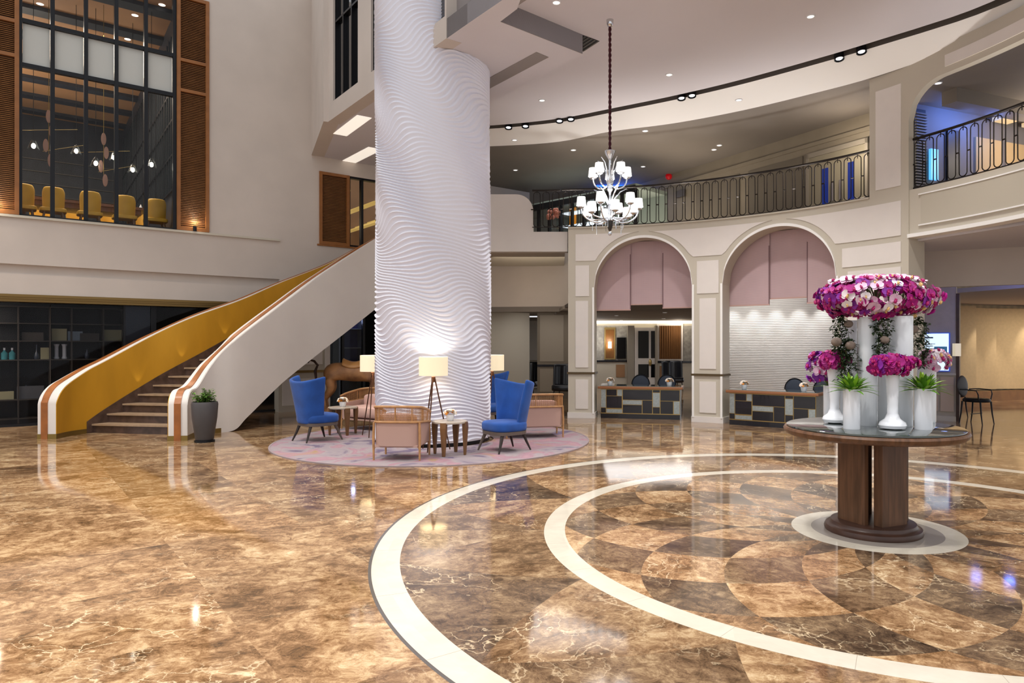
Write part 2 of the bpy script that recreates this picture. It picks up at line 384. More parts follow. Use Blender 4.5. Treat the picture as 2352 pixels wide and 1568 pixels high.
# end walls of the restaurant glazing: mullions and panes
wn = bpy.data.objects.new('window_1', None); COL.objects.link(wn); wn.matrix_world = LM; struct(wn)
mm = MB()
mul = [LW.x(p) for p in (46, 121, 198, 268, 336, 402)]
for x in mul: mm.box(x - .035, x + .035, .02, .14, zs, GTOP)
zt = [LW.z(120, 60), LW.z(120, 160)]
for z in zt: mm.box(mul[0], mul[-1], .03, .13, z - .04, z + .04)
mm.box(mul[0], mul[-1], .02, .14, zs, zs + .05)
mm.build('window_frame', BLACKM, wn)
for i in range(5):
    for a, b in ((zs + .05, zt[1] - .04), (zt[1] + .04, zt[0] - .04), (zt[0] + .04, GTOP)):
        MB().box(mul[i] + .035, mul[i + 1] - .035, .07, .08, a, b).build('pane', GLASS, wn)
        if a == zt[1] + .04: MB().box(mul[i] + .04, mul[i + 1] - .04, .1, .11, a, b).build('frosted_panel', BLINDM, wn)
# louvre shutters
def louvre(name, F_, x0, x1, z0, z1, rails, label, y0=0.0, sp=.037):
    t = thing(name, label, 'louvre'); t.matrix_world = F_.mat()
    fr = MB()
    for x in (x0, x1 - .07): fr.box(x, x + .07, y0 - .04, y0 + .1, z0, z1)
    for z in [z0, z1 - .07] + rails: fr.box(x0 + .07, x1 - .07, y0 - .035, y0 + .09, z, z + .07)
    fr.build('frame', LFRAME, t)
    sl = MB(); z = z0 + .09
    T0 = Matrix.Rotation(R_(35), 4, 'X')
    while z < z1 - .08:
        if not any(r_ - .02 < z < r_ + .09 for r_ in rails):
            sl.box(x0 + .07, x1 - .07, -.02, .02, -.004, .004, Matrix.Translation((0, y0 + .02, z)) @ T0)
        z += sp
    sl.build('slats', LOUV, t)
    MB().box(x0 + .07, x1 - .07, y0 + .05, y0 + .06, z0, z1).build('backing', DWALNUT, t)
    return t
zr = [LW.z(440, 146), LW.z(440, 215)]
louvre('louvred_shutter', LW, x_r0, x_r1, zs + .02, GTOP, zr, 'tall brown louvred wooden shutter right of the restaurant glazing')
louvre('louvred_shutter', LW, x_l0, x_l1, zs + .02, GTOP, zr, 'tall brown louvred wooden shutter left of the restaurant glazing, cut by the photo edge')
louvre('louvred_shutter', LW, xs0, LW.x(802), zw0, zw1, [], 'small louvred wooden shutter on the wall above the staircase')
for px in (447,):
    q = LW.w(LW.x(px), -.03)
    t = thing('uplight', 'small black uplight standing on the ledge before the right louvred shutter', 'light', (q.x, q.y, zs + .012))
    MB().lathe([(.035, 0), (.035, .12), (.03, .12), (.03, .1)], 16).build('housing', BLACKM, t, True)
    light('POINT', (q.x + .03, q.y - .03, zs + .22), 5, WARM, .03)
light('POINT', LW.w(LW.x(-8), -.1, zs + .2), 6, WARM, .03)
# second window of the left wall
wn = bpy.data.objects.new('window_2', None); COL.objects.link(wn); wn.matrix_world = LM; struct(wn)
mm = MB()
for x in (LW.x(803) , LW.x(833), LW.x(870), LW.x(903)): mm.box(x - .03, x + .03, .02, .14, zw0, zw1)
mm.box(LW.x(803), xs1, .02, .14, zw0, zw0 + .05).box(LW.x(803), xs1, .02, .14, zw1 - .05, zw1); mm.build('window_frame', BLACKM, wn)
MB().box(LW.x(803), xs1, .07, .08, zw0, zw1).build('pane', GLASS, wn)
struct(MB().box(xs0 - .05, xs1, -.03, .02, zw0 - .04, zw0).build('trim_3', LFRAME, M=LM))
# the restaurant room behind
RB = 12.0; FZ = zs - .02; RC = 9.2
mr = MB(); mr.box(-9, x_c + .1, RB, RB + .2, FZ, RC); struct(mr.build('wall_restaurant_back', CHAR, M=LM))
rx = x_gr + .3
struct(MB().box(-9, 12, .36, 12.2, FZ - .2, FZ).build('floor', DWALNUT, M=LM))
struct(MB().box(-9, x_c + 1.0, .36, RB + .2, RC, RC + .2).build('ceiling', BWOODC, M=LM))
mb = MB()
for i in range(7): mb.box(-9, x_c + 1, .9 + i * 1.7, 1.3 + i * 1.7, RC - .09, RC)
struct(mb.build('trim_4', CHAR, M=LM))
mb = MB()
for i in range(9): mb.box(-9, rx, RB - .05, RB, FZ + .5 + i * .4, FZ + .53 + i * .4)
struct(mb.build('trim_5', SHELF, M=LM))
# side window wall of the restaurant
sa, sb = LW.w(x_gr + .12, .4).to_2d(), LW.w(LW.x(282, RB), RB).to_2d(); sd = sb - sa; SF = Frame(sa.x, sa.y, atan2(sd.y, sd.x)); SLn = sd.length
struct(MB().box(0, SLn, -.2, -.02, FZ, RC).build('wall_restaurant_side', CHAR, M=SF.mat()))
wn = bpy.data.objects.new('window_3', None); COL.objects.link(wn); wn.matrix_world = SF.mat(); struct(wn)
mm = MB(); pm = MB()
for i in range(8):
    y = .5 + i * (SLn - .6) / 8; w_ = (SLn - .6) / 8 - .12; pm.box(y, y + w_, -.015, -.01, FZ + 1.1, RC - .5)
    for k in range(5): yy = y + w_ * k / 4; mm.box(yy - .025, yy + .025, -.01, .03, FZ + 1.1, RC - .5)
    for zz in (FZ + 1.1, FZ + 1.9, FZ + 2.7, FZ + 3.4): mm.box(y, y + w_, -.01, .03, zz - .02, zz + .02)
mm.build('window_frame', BLACKM, wn); pm.build('pane', mk('pale_daylight_pane', 'B8C0C0', .4, emit='C8D4D0', es=.4), wn)
light('AREA', LW.w(.8, 3.0, 8.6), 420, WARM, 3, LW.w(.8, 3.5, 0)); light('AREA', LW.w(-1, 6, 6.2), 260, WARM, 3, LW.w(-1, 6, 9))
# restaurant ceiling lights
def disc_light(name, loc, r, label, grp, mat=DLIGHT, ring=True):
    t = thing(name, label, 'light', loc, 0, grp)
    if ring: MB().lathe([(r * 1.35, 0), (r * 1.35, -.012), (r, -.012), (r, -.004)], 20, cap=False).build('ring', POTW, t)
    MB().lathe([(r, -.004), (.001, -.004)], 20, cap=False).build('lens', mat, t); return t
for px, py in ((92, 9), (318, 8), (310, 35), (293, 90), (372, 11), (250, 220), (245, 253), (236, 282), (228, 308), (222, 333)):
    q = onz(px, py, RC - .001 if py > 200 else RC - .001)
    if py < 300: disc_light('recessed_light', q, .07, 'round recessed light glowing in the wooden restaurant ceiling', 'recessed lights in the restaurant ceiling', DLIGHT, False)
# pendants
pend_px = [(77, 335, 1.4), (175, 347, 2.0), (220, 375, 1.5), (305, 390, 2.0), (348, 378, 1.0), (262, 362, 3.0)]
P0 = None
names = ['hanging left of the first mullion', 'hanging in the second bay', 'hanging in the third bay', 'before the side windows', 'hanging in the last bay', 'farthest back']
for (px, py, off), nm in zip(pend_px, names):
    x = LW.x(px, off); z = LW.z(px, py, off); q = LW.w(x, off, z)
    if P0 is None:
        P0 = thing('pendant_lamp', 'clear glass pendant lamp with bright bulb ' + nm, 'pendant lamp', q)
        MB().lathe([(.02, .14), (.05, .1), (.11, -.06), (.105, -.06), (.045, .1)], 20, cap=False).build('glass_cone', GLASS, P0, True)
        MB().sup((0, 0, 0), .04, .04, .055, 1, 1, 12, 8).build('bulb', BULB, P0, True)
        MB().tube([(0, 0, .1), (0, 0, RC - q.z)], .006, 6).build('cord', BLACKM, P0)
    else: dup(P0, q, label='clear glass pendant lamp with bright bulb ' + nm)
# hanging mobile of rods and paddles
for k, (px, py, off, lab) in enumerate([(112, 300, 1.2, 'mobile of blush oval discs hanging behind the first mullion'), (238, 350, 1.6, 'mobile of blush oval discs hanging behind the third mullion')]):
    q = LW.w(LW.x(px, off), off, LW.z(px, py, off)); t = thing('hanging_mobile', lab, 'mobile', q, LW.a)
    MB().tube([(0, 0, -.5), (0, 0, RC - q.z)], .005, 5).build('cord', BRASS, t)
    MB().tube([(-.55, 0, -.1), (.5, 0, .12)], .006, 5).tube([(-.1, 0, -.45), (.6, 0, -.2)], .006, 5).build('rod', BRASS, t)
    for i, (a, b) in enumerate(((0, .3), (.05, 0), (-.05, -.32), (.03, -.62))):
        MB().sup((a, 0, b), .05, .008, .14, 1, 1, 14, 8).build('disc', mk('blush_disc', '9C7868', .4) if i == 0 and k == 0 else bpy.data.materials['blush_disc'], t, True)
# restaurant table and chairs
tq = 2.0
x0, x1 = LW.x(20, tq), LW.x(385, tq) - .45
t = thing('restaurant_table', 'long dark wooden table behind the restaurant glass, laid for dinner', 'table'); t.matrix_world = LM
MB().box(x0, x1, tq - .1, tq + .85, FZ + .7, FZ + .76).build('tabletop', WALNUT, t); MB().box(x0 + .1, x1 - .1, tq, tq + .75, FZ + .6, FZ + .7).build('apron', WALNUT, t)
for a in (x0 + .2, x1 - .3):
    for b in (tq, tq + .65): MB().box(a, a + .09, b, b + .09, FZ, FZ + .6).build('leg', WALNUT, t)
def rchair(q, rz, lab, grp):
    t = thing('restaurant_chair', lab, 'chair', q, rz, grp)
    MB().grid(lambda u, v: ((u - .5) * (.38 + .03 * v) * (1 - .25 * max(0, v - .8) / .2), .2 + .05 * v - .09 * (2 * u - 1) ** 2, .46 + .46 * v), 10, 8).build('backrest', YELC, t, True, solid=.035, sub=1)
    MB().sup((0, 0, .44), .24, .23, .05).build('seat', YELC, t, True)
    for a in (-1, 1):
        for b in (-1, 1): MB().tube([(a * .15, b * .15, .42), (a * .22, b * .2, 0)], [.022, .014], 8).build('leg', TABLEW, t)
    return t
rc = None
for px, nm in ((52, 'cut by the first mullion'), (122, 'behind the second mullion'), (206, 'behind the third mullion'), (286, 'behind the fourth mullion'), (357, 'at the right end of the table')):
    o_ = tq - .35; q = LW.w(LW.x(px, o_), o_, FZ)
    lab = 'yellow dining chair with its back to the glass, ' + nm
    if rc is None: rc = rchair(q, LW.a + pi, lab, 'yellow dining chairs along the near side of the long table')
    else: dup(rc, q, LW.a + pi, lab)
for px, nm in ((92, 'between second and first near chairs'), (175, 'between second and third near chairs'), (252, 'left of the fourth near chair'), (322, 'left of the end chair')):
    q = LW.w(LW.x(px, tq + 1.1), tq + 1.1, FZ); dup(rc, q, LW.a, 'yellow dining chair across the restaurant table, ' + nm, 'yellow dining chairs on the far side of the long table')
for i in range(9):
    q = LW.w(x0 + .35 + i * .42, tq + (.12 if i % 2 else .6), FZ + .76)
    tag(MB().lathe([(.05, 0), (.035, .03), (.004, .11)], 12).build('folded_napkin', POTW, M=Matrix.Translation(q)), 'folded white napkin standing on the long restaurant table', 'napkin', 'napkins on the restaurant table')
# lounge behind window_2
struct(MB().box(5.5, 13, 5, 5.2, FZ, 7).build('wall_lounge_back', BWOODC, M=LM))
mb = MB()
for i in range(9): mb.box(6.1 + i * .42, 6.3 + i * .42, .6, 4.9, 5.2 + (i % 3) * .2, 5.23 + (i % 3) * .2)
tag(mb.build('ceiling_baffles', mk('lit_baffle', 'C9B67A', .5, emit='D8B060', es=.5), M=LM), 'lit cream ceiling baffles seen through the small window above the stairs', 'baffles')
light('POINT', LW.w(7.2, 2.5, 5.0), 40, WARM, .3)

# ----- shop glazing under the left wall
GP = .28
struct(MB().box(-9, 12.5, 2.4, 2.6, 0, zb3).build('wall_shop_back', DARK, M=LM))
struct(MB().box(-9, 12.5, .35, 2.6, zb3 - .02, zb3 + .02).build('ceiling', DARK, M=LM))
wn = bpy.data.objects.new('window_4', None); COL.objects.link(wn); wn.matrix_world = LM; struct(wn)
xg = [LW.x(p) for p in (-70, 118, 290, 358, 530, 640)]
for i in range(5): MB().box(xg[i] + .006, xg[i + 1] - .006, .3, .31, .04, zb4).build('pane', SGLASS, wn)
MB().box(xg[0], xg[-1], .27, .34, 0, .05).box(xg[2] - .02, xg[2] + .02, .27, .34, 0, zb4).box(xg[3] - .05, xg[3] + .05, .27, .36, 0, zb4).build('window_frame', BLACKM, wn)
struct(MB().box(xg[2] + .02, xg[3] - .05, .36, .5, 0, zb4).build('wall_shop_fin', mk('satin_steel', '4A4E55', .35, metal=.7), M=LM))
SY = .75
t = thing('display_shelving', 'dark display shelving behind the shop glass left of the stairs', 'shelving'); t.matrix_world = LM
sx0, sx1 = LW.x(-60, SY), LW.x(283, SY)
shz = [LW.z(100, y, SY) for y in (915, 825, 782, 742)]
for z in [.12] + shz + [zb4 - .05]: MB().box(sx0, sx1, SY, SY + .42, z - .02, z).build('shelf', SHELF, t)
sv = [LW.x(p, SY) for p in (42, 115, 165, 238)]
for x in [sx0] + sv + [sx1]: MB().box(x - .012, x + .012, SY + .005, SY + .42, 0, zb4 - .05).build('upright', SHELF, t)
MB().box(sx0, sx1, SY + .42, SY + .44, 0, zb4 - .05).build('back_panel', DARK, t)
MB().box(sx0, sx1, SY + .02, SY + .4, 0, .1).build('base', DARK, t)
CRB = mk('cream_box', 'B5AE88', .7); AQUA = mk('aqua_bottle', '4FA0A8', .25, noise=.2, scale=10); SILB = mk('silver_frame', '7E8890', .3, metal=.5)
def on_shelf(px, k): return LW.w(LW.x(px, SY + .15), SY + .18, shz[k])
def tbox(px, k, w_, h_, mat, name, lab, cat, d_=.1, grp=None):
    q = on_shelf(px, k); o = MB().box(-w_ / 2, w_ / 2, -d_ / 2, d_ / 2, 0, h_).build(name, mat, M=Matrix.Translation(q) @ Matrix.Rotation(LW.a, 4, 'Z'), bevel=.004)
    return tag(o, lab, cat, grp)
tbox(136, 2, .26, .25, CRB, 'gift_box', 'square cream gift box on the upper glass-fronted shelf, right of the pane joint', 'box')
tbox(258, 2, .34, .24, CRB, 'gift_box', 'wide cream gift box at the right end of the upper shop shelf', 'box')
tbox(105, 1, .17, .24, CRB, 'gift_box', 'small cream gift box on the middle shop shelf beside the white canisters', 'box')
tbox(10, 0, .3, .16, CRB, 'gift_box', 'long cream box low on the left shop shelf', 'box')
tbox(173, 2, .26, .2, SILB, 'silver_tray', 'dull silver tray leaning on the upper shop shelf', 'tray', .03)
tbox(75, 2, .36, .17, SHELF, 'display_case', 'dark brown case on the upper shop shelf', 'case')
tbox(206, 2, .34, .16, SHELF, 'display_case', 'dark brown case between the silver tray and the right cream box', 'case')
tbox(70, 0, .44, .26, mk('grey_glass_box', '6A6C70', .2), 'glass_box', 'grey glass box on the lower shop shelf', 'box', .2)
for px, nm in ((130, 'left'), (148, 'right')):
    q = on_shelf(px, 1)
    tag(MB().lathe([(.04, 0), (.05, .02), (.035, .06), (.035, .26), (.05, .3), (.05, .31)], 20).build('white_canister', POTW, smooth=True, M=Matrix.Translation(q)), 'tall waisted white vase on the middle shop shelf, %s one of the pair' % nm, 'vase', 'pair of white vases')
b0 = None
for px, nm in ((10, 'left'), (28, 'right')):
    q = on_shelf(px, 1)
    if b0 is None:
        b0 = thing('aqua_bottle', 'aqua bottle on the middle shop shelf, left of the pair', 'bottle', q, 0, 'pair of aqua bottles')
        MB().lathe([(.05, 0), (.055, .03), (.055, .13), (.02, .17), (.015, .19)], 18).build('body', AQUA, b0, True); MB().lathe([(.018, .19), (.018, .235)], 12).build('stopper', POTW, b0)
    else: dup(b0, q, label='aqua bottle on the middle shop shelf, right of the pair')
for k, (px, sh, h_) in enumerate(((60, 0, .28), (87, 0, .26), (132, 0, .3), (84, 1, .3), (200, 1, .2), (112, 0, .2))):
    q = on_shelf(px, sh)
    tag(MB().lathe([(.035, 0), (.05, .04), (.045, .09), (.012, .16), (.012, h_)], 16).build('glass_carafe', mk('smoky_glass', '4A5260', .1, coat=1) if k == 0 else bpy.data.materials['smoky_glass'], smooth=True, M=Matrix.Translation(q)),
        'dark glass carafe on the shop shelves', 'carafe', 'dark glass carafes on the shop shelves')
light('AREA', LW.w(-.5, .6, zb3 - .12), 85, WARM, .3, LW.w(-.5, 1.2, 0), size_y=3)
light('AREA', LW.w(5.2, .9, zb3 - .12), 14, WARM, .3, LW.w(5.2, 1.5, 0), size_y=2)
# panelled lower wall and dark opening behind the horse
xa, xb = LW.x(640), LW.x(757); xc = LW.x(925)
struct(MB().box(xa, xb, 0, .35, 0, zb3).box(xc, 12.5, 0, .35, 0, zb3).build('wall_left_lower', TRIM, M=LM))
mb = MB(); mb.box(xa + .08, xb - .18, -.015, 0, .15, .78).box(xa + .08, xb - .18, -.015, 0, 1.12, 2.3); mb.box(xb - .12, xb, -.04, 0, 0, zb3)
struct(mb.build('trim_6', PANEL, M=LM)); struct(MB().box(xa, xb, -.03, 0, .92, .98).build('trim_7', DBRONZE, M=LM))
wn = bpy.data.objects.new('window_5', None); COL.objects.link(wn); wn.matrix_world = LM; struct(wn)
mm = MB()
for p in (758, 790, 838, 870, 922): mm.box(LW.x(p) - .03, LW.x(p) + .03, .05, .15, 0, zb3)
mm.build('window_frame', BLACKM, wn); MB().box(xb, xc, .09, .1, 0, zb3).build('pane', SGLASS, wn)
t = thing('wine_cabinet', 'blue-lit cabinet with hanging glassware seen behind the horse sculpture', 'cabinet'); t.matrix_world = LM
cx0, cx1 = LW.x(780, .6), LW.x(835, .6)
MB().box(cx0, cx1, .95, 1.0, .9, 2.4).build('back_panel', mk('indigo_back', '262A66', .4), t)
for z in (1.05, 1.5, 2.0): MB().box(cx0, cx1, .6, .95, z, z + .02).build('shelf', SILB, t)
for x in (cx0, cx1): MB().box(x - .02, x + .02, .6, 1.0, 0, 2.4).build('upright', SILB, t)
light('POINT', LW.w((cx0 + cx1) / 2, .5, 2.2), 3, (.5, .6, 1), .05)

# ----- ceiling
def S2(p, z): return Vector((p[0], p[1], z))
WD = Vector((.629, -.777))
ZL, ZU = 6.2, 6.5
D = Vector((-1.69, 10.42)); E_ = Vector((-1.31, 9.94)); E0 = E_ + WD * 1.2; WE = Vector((-4.75, 14.3)); WC = LW.w(x_c, 0).to_2d()
A = Vector((.379, 10.95)); B = Vector((-.825, 9.86)); C_ = Vector((-.567, 9.49)); C0 = C_ + Vector((.055, -.24)) * 3
A3 = Vector((-2.75, 15.1)); 
gal = [(-2.75, 16.1), (-1.59, 16.07), (-.03, 15.73), (1.1, 14.97), (2.4, 14.4), (3.6, 13.62), (4.6, 12.75), (5.38, 11.97), (6.1, 10.9), (6.7, 9.75), (7.1, 8.5), (7.35, 7.0), (7.4, 5.0)]
slot = [(-2.75, 15.6), (-1.54, 15.5), (-.03, 15.04), (1.06, 14.4), (2.3, 13.62), (3.36, 12.83), (4.56, 11.75), (5.2, 11.1), (5.64, 10.64), (6.08, 10.1), (6.5, 9.2), (6.8, 8.0), (6.9, 6.5), (6.95, 5.0)]
def smooth_curve(pts, n=6):
    out = []; P = [Vector(p) for p in pts]
    for i in range(len(P) - 1):
        p0 = P[max(i - 1, 0)]; p1 = P[i]; p2 = P[i + 1]; p3 = P[min(i + 2, len(P) - 1)]
        for k in range(n):
            t = k / n; out.append(.5 * ((2 * p1) + (p2 - p0) * t + (2 * p0 - 5 * p1 + 4 * p2 - p3) * t * t + (3 * p1 - p0 - 3 * p2 + p3) * t ** 3))
    out.append(P[-1]); return out
def resample(c, n):
    L_ = [0]
    for a, b in zip(c, c[1:]): L_.append(L_[-1] + (b - a).length)
    out = []
    for k in range(n + 1):
        s = L_[-1] * k / n; i = max(j for j in range(len(L_)) if L_[j] <= s + 1e-9); i = min(i, len(c) - 2)
        out.append(c[i].lerp(c[i + 1], (s - L_[i]) / max(L_[i + 1] - L_[i], 1e-9)))
    return out
galc = resample(smooth_curve(gal), 60); slc = resample(smooth_curve(slot), 60)
def offc(c, d):
    out = []
    for i, p in enumerate(c):
        t = (c[min(i + 1, len(c) - 1)] - c[max(i - 1, 0)]).normalized(); out.append(p + Vector((-t.y, t.x)) * d)
    return out
slo = offc(slc, .22)
# main coffer ceiling
m = MB(); m.prism([tuple(p) for p in slc] + [(6.95, 4.0), (2.6, 4.0), tuple(C0), tuple(C_), tuple(B), tuple(A), tuple(A3)], ZU, ZU + .15)
struct(m.build('ceiling', CEIL))
# lower slab around the column and over the wing
m = MB(); m.prism([tuple(E0), tuple(C0), tuple(C_), tuple(B), tuple(A), tuple(A3), (-2.75, 18.8), tuple(LW.w(7.4, 0).to_2d()), tuple(WC), tuple(WE), tuple(D), tuple(E_)], ZL, ZU)
struct(m.build('ceiling', CEIL))
BF = Frame(B.x, B.y, atan2((A - B).y, (A - B).x)); struct(MB().box(0, (A - B).length, .0, .012, ZL - .001, ZU).build('painted_shade_strip', BEAM, M=BF.mat()))  # thin darker strip that paints the shade on this slab face
# bright cove between slot and gallery ceiling, and the dark slot
m = MB()
for i in range(60):
    a, b, c, d = slo[i], slo[i + 1], galc[i + 1], galc[i]
    m.add([S2(a, ZU), S2(b, ZU), S2(c, ZL), S2(d, ZL)], [(0, 1, 2, 3)])
struct(m.build('trim_8', COVE, smooth=True))
m = MB()
for i in range(60): a, b = slo[i], slo[i + 1]; m.add([S2(a, ZU), S2(b, ZU), S2(b, ZU + .2), S2(a, ZU + .2)], [(0, 1, 2, 3)])
struct(m.build('trim_32', mk('slot_paint', '5E5955', .8)))
m = MB(); m.prism([tuple(p) for p in slc] + [tuple(p) for p in slo[::-1]], ZU + .12, ZU + .2); struct(m.build('trim_9', bpy.data.materials['slot_paint']))
# gallery ceiling
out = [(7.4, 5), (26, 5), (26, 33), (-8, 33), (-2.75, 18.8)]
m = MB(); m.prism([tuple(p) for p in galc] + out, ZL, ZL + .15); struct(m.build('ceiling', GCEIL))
# stepped fascias by the column
m = MB()
for off, z0, z1 in ((0, ZL, ZL + .3), (.18, ZL + .3, 7.3)):
    n = Vector((-.777, -.629)) * -off
    m.prism([tuple(E0 + n), tuple(E_ + n), tuple(D + n), tuple(D + n - Vector((-.777, -.629)) * .25), tuple(E0 + n - Vector((-.777, -.629)) * .25)], z0 + .001, z1)
struct(m.build('trim_10', BEAM))
# wing wall with windows
WF = Frame(WE.x, WE.y, atan2((D - WE).y, (D - WE).x))
WL_ = (D - WE).length
wins = []
a0, a1 = WF.x(765), WF.x(822); b0_, b1_ = WF.x(852), WL_ - .05
wz = WF.z(765, 232)
m = MB(); m.box(0, a0, 0, .25, ZU, TOP).box(a0, a1, 0, .25, ZU, wz).box(a1, b0_, 0, .25, ZU, TOP).box(b0_, b1_, 0, .25, ZU, wz).box(b1_, WL_, 0, .25, ZU, TOP)
m.box(-.01, WL_ + .02, -.012, .25, ZL - .004, ZU)
o = m.build('wall_wing', PLASTER, M=WF.mat()); struct(o)
for n_, (u0, u1) in enumerate(((a0, a1), (b0_, b1_))):
    wn = bpy.data.objects.new('window_%d' % (6 + n_), None); COL.objects.link(wn); wn.matrix_world = WF.mat(); struct(wn)
    mm = MB()
    for k in range(4): x = u0 + (u1 - u0) * k / 3; mm.box(x - .02, x + .02, .04, .12, wz, TOP)
    mm.box(u0, u1, .04, .12, wz, wz + .04).box(u0, u1, .04, .12, wz + 1.6, wz + 1.64); mm.build('window_frame', BLACKM, wn)
    MB().box(u0, u1, .1, .11, wz, TOP).build('pane', BLACKG, wn)
CF = Frame(WC.x, WC.y, atan2((WE - WC).y, (WE - WC).x)); CLn = (WE - WC).length
struct(MB().box(0, CLn, -.1, .2, ZU, TOP).box(0, CLn, -.1, .2, ZL - .003, ZU).build('wall_wing_return', PLASTER, M=CF.mat()))
# light coves in the soffit of the wing
for (p1, p2, w_, lab) in (((781, 309), (837, 267), .3, 'glowing recessed cove light in the soffit nearest the wing windows'), ((792, 376), (862, 340), .34, 'glowing recessed cove light in the soffit above the small louvred shutter')):
    q1 = onz(*p1, ZL); q2 = onz(*p2, ZL); d = (q2 - q1); n = Vector((-d.y, d.x, 0)).normalized() * w_ * .5
    t = MB(); t.prism([(q1 - n).to_2d(), (q2 - n).to_2d(), (q2 + n).to_2d(), (q1 + n).to_2d()], ZL - .01, ZL - .004)
    tag(t.build('cove_light', mk('soft_cove', 'FFFFFF', .5, emit='FFF4E4', es=.62)), lab, 'light')
# recessed diffuser slot, its dark depth painted as a flat strip, and vent
m = MB(); qs = [onz(1115, 183, ZL), onz(1232, 119, ZL), onz(1260, 131, ZL), onz(1115, 208, ZL)]
m.prism([q.to_2d() for q in qs], ZL - .006, ZL - .001); struct(m.build('trim_11', BEAM))
t = thing('air_vent', 'dark slatted air vent in the ceiling beside the beam corner', 'vent')
qs = [onz(1322, 80, ZU), onz(1340, 118, ZU), onz(1377, 94, ZU), onz(1350, 84, ZU)]
e1 = (qs[2] - qs[1]); e2 = (qs[3] - qs[2])
m = MB(); m.prism([qs[1].to_2d(), qs[2].to_2d(), (qs[2] + e2.normalized() * .5).to_2d(), (qs[1] + e2.normalized() * .5).to_2d()], ZU - .006, ZU - .002); m.build('backing', DARK, t)
m = MB()
for k in range(7):
    p = qs[1] + e2.normalized() * (.03 + .07 * k); p2 = p + e1; m.tube([(p.x, p.y, ZU - .01), (p2.x, p2.y, ZU - .01)], .008, 4)
m.build('slats', GREYL, t)
# recessed lights
for i, (px, py) in enumerate(((1278, 5), (1245, 230), (1537, 171), (1862, 37))):
    disc_light('downlight', onz(px, py, ZU), .05, ['small round downlight in the main ceiling at the top edge above the beam', 'small round downlight in the main ceiling nearest the column', 'small round downlight in the main ceiling right of the chandelier cord', 'small round downlight at the far right of the main ceiling'][i], 'downlights in the main ceiling')
for px, py in ((1184, 390), (1317, 344), (1477, 382), (1652, 333), (1640, 343), (1482, 300), (2155, 190), (1697, 229), (1182, 321)):
    disc_light('downlight', onz(px, py, ZL), .05, 'tiny glowing downlight in the brown gallery ceiling', 'downlights in the gallery ceiling')
# track spotlights in the slot
sp0 = None
for i, (px, py) in enumerate(((1168, 287), (1207, 284), (1285, 272), (1311, 268), (1565, 219), (1589, 213), (1927, 127), (1978, 111))):
    q = onz(px, py, ZU + .02)
    nm = ['leftmost in the ceiling slot', 'second from the left in the ceiling slot', 'third from the left, left of the chandelier cord', 'fourth from the left, nearest the chandelier cord', 'left one of the pair right of the chandelier', 'right one of the pair right of the chandelier', 'left one of the pair before the tall pier', 'rightmost in the ceiling slot'][i]
    if sp0 is None:
        sp0 = thing('spotlight', 'black spotlight, ' + nm, 'spotlight', q)
        T = Matrix.Rotation(R_(-12), 4, 'X')
        hs_ = MB().lathe([(.075, -.08), (.085, -.08), (.075, .08), (.02, .1)], 18, T, cap=False).build('housing', BLACKM, sp0, True)
        MB().lathe([(.055, -.06), (.001, -.06)], 18, T, cap=False).build('lens', mk('spot_lens', 'FFFFFF', .4, emit='F6F6FF', es=2.2), hs_); MB().tube([(0, 0, .05), (0, 0, .12)], .015, 8).build('bracket', BLACKM, sp0)
    else: dup(sp0, q, label='black spotlight, ' + nm)

# ------------------------------------------------------------------ the curved arcade
AC = Vector((-.5, 8.0)); AR = 7.15
def hitc(px, R=AR):
    k = (px - PX) / F; a = k * k + 1; b = -2 * (k * AC.x + AC.y); c = AC.length_squared - R * R
    d = (-b + sqrt(b * b - 4 * a * c)) / (2 * a); return atan2(d - AC.y, k * d - AC.x), d
def ph(px, R=AR): return hitc(px, R)[0]
def zc(px, py, R=AR): return H + (PY - py) / F * hitc(px, R)[1]
def cp(p, r, z): return (AC.x + r * cos(p), AC.y + r * sin(p), z)
def cpiece(m, p0, p1, zlo, zhi, r0, r1, n=None):
    zl = zlo if callable(zlo) else (lambda p: zlo); zh = zhi if callable(zhi) else (lambda p: zhi)
    n = n or max(2, int(abs(p1 - p0) / .012)); vs = []; fs = []
    for i in range(n + 1):
        p = p0 + (p1 - p0) * i / n; a, b = zl(p), zh(p); b = max(b, a + .0005)
        vs += [cp(p, r0, a), cp(p, r0, b), cp(p, r1, b), cp(p, r1, a)]
    for i in range(n):
        k = 4 * i
        for j in range(4): fs.append((k + j, k + (j + 1) % 4, k + 4 + (j + 1) % 4, k + 4 + j))
    fs += [(0, 1, 2, 3), (4 * n + 3, 4 * n + 2, 4 * n + 1, 4 * n)]
    m.add(vs, fs)
GZ = 4.13
pL = ph(1305); p1a, p1b = ph(1365), ph(1590); p2a, p2b = ph(1660), ph(1922); p3 = ph(2087)
WT = .42
def arch(pa, pb, extra=0.0):
    c = (pa + pb) / 2; hw = abs(pa - pb) / 2 * AR + extra; zs_ = 2.82
    return lambda p: zs_ + sqrt(max(0, hw * hw - ((p - c) * AR) ** 2)) * (1 if abs(p - c) * AR < hw else 0) * (1.06 / (abs(pa - pb) / 2 * AR))
ar1, ar2 = arch(p1a, p1b), arch(p2a, p2b)
m = MB()
cpiece(m, pL, p1a, 0, GZ, AR, AR + WT); cpiece(m, p1b, p2a, 0, GZ, AR, AR + WT); cpiece(m, p2b, p3, 0, GZ, AR, AR + WT)
cpiece(m, p1a, p1b, ar1, GZ, AR, AR + WT, 60); cpiece(m, p2a, p2b, ar2, GZ, AR, AR + WT, 60)
p3l = ph(1997)
cpiece(m, p3l, p3, GZ, ZL + .12, AR, AR + .13)                       # the tall pier up to the cove
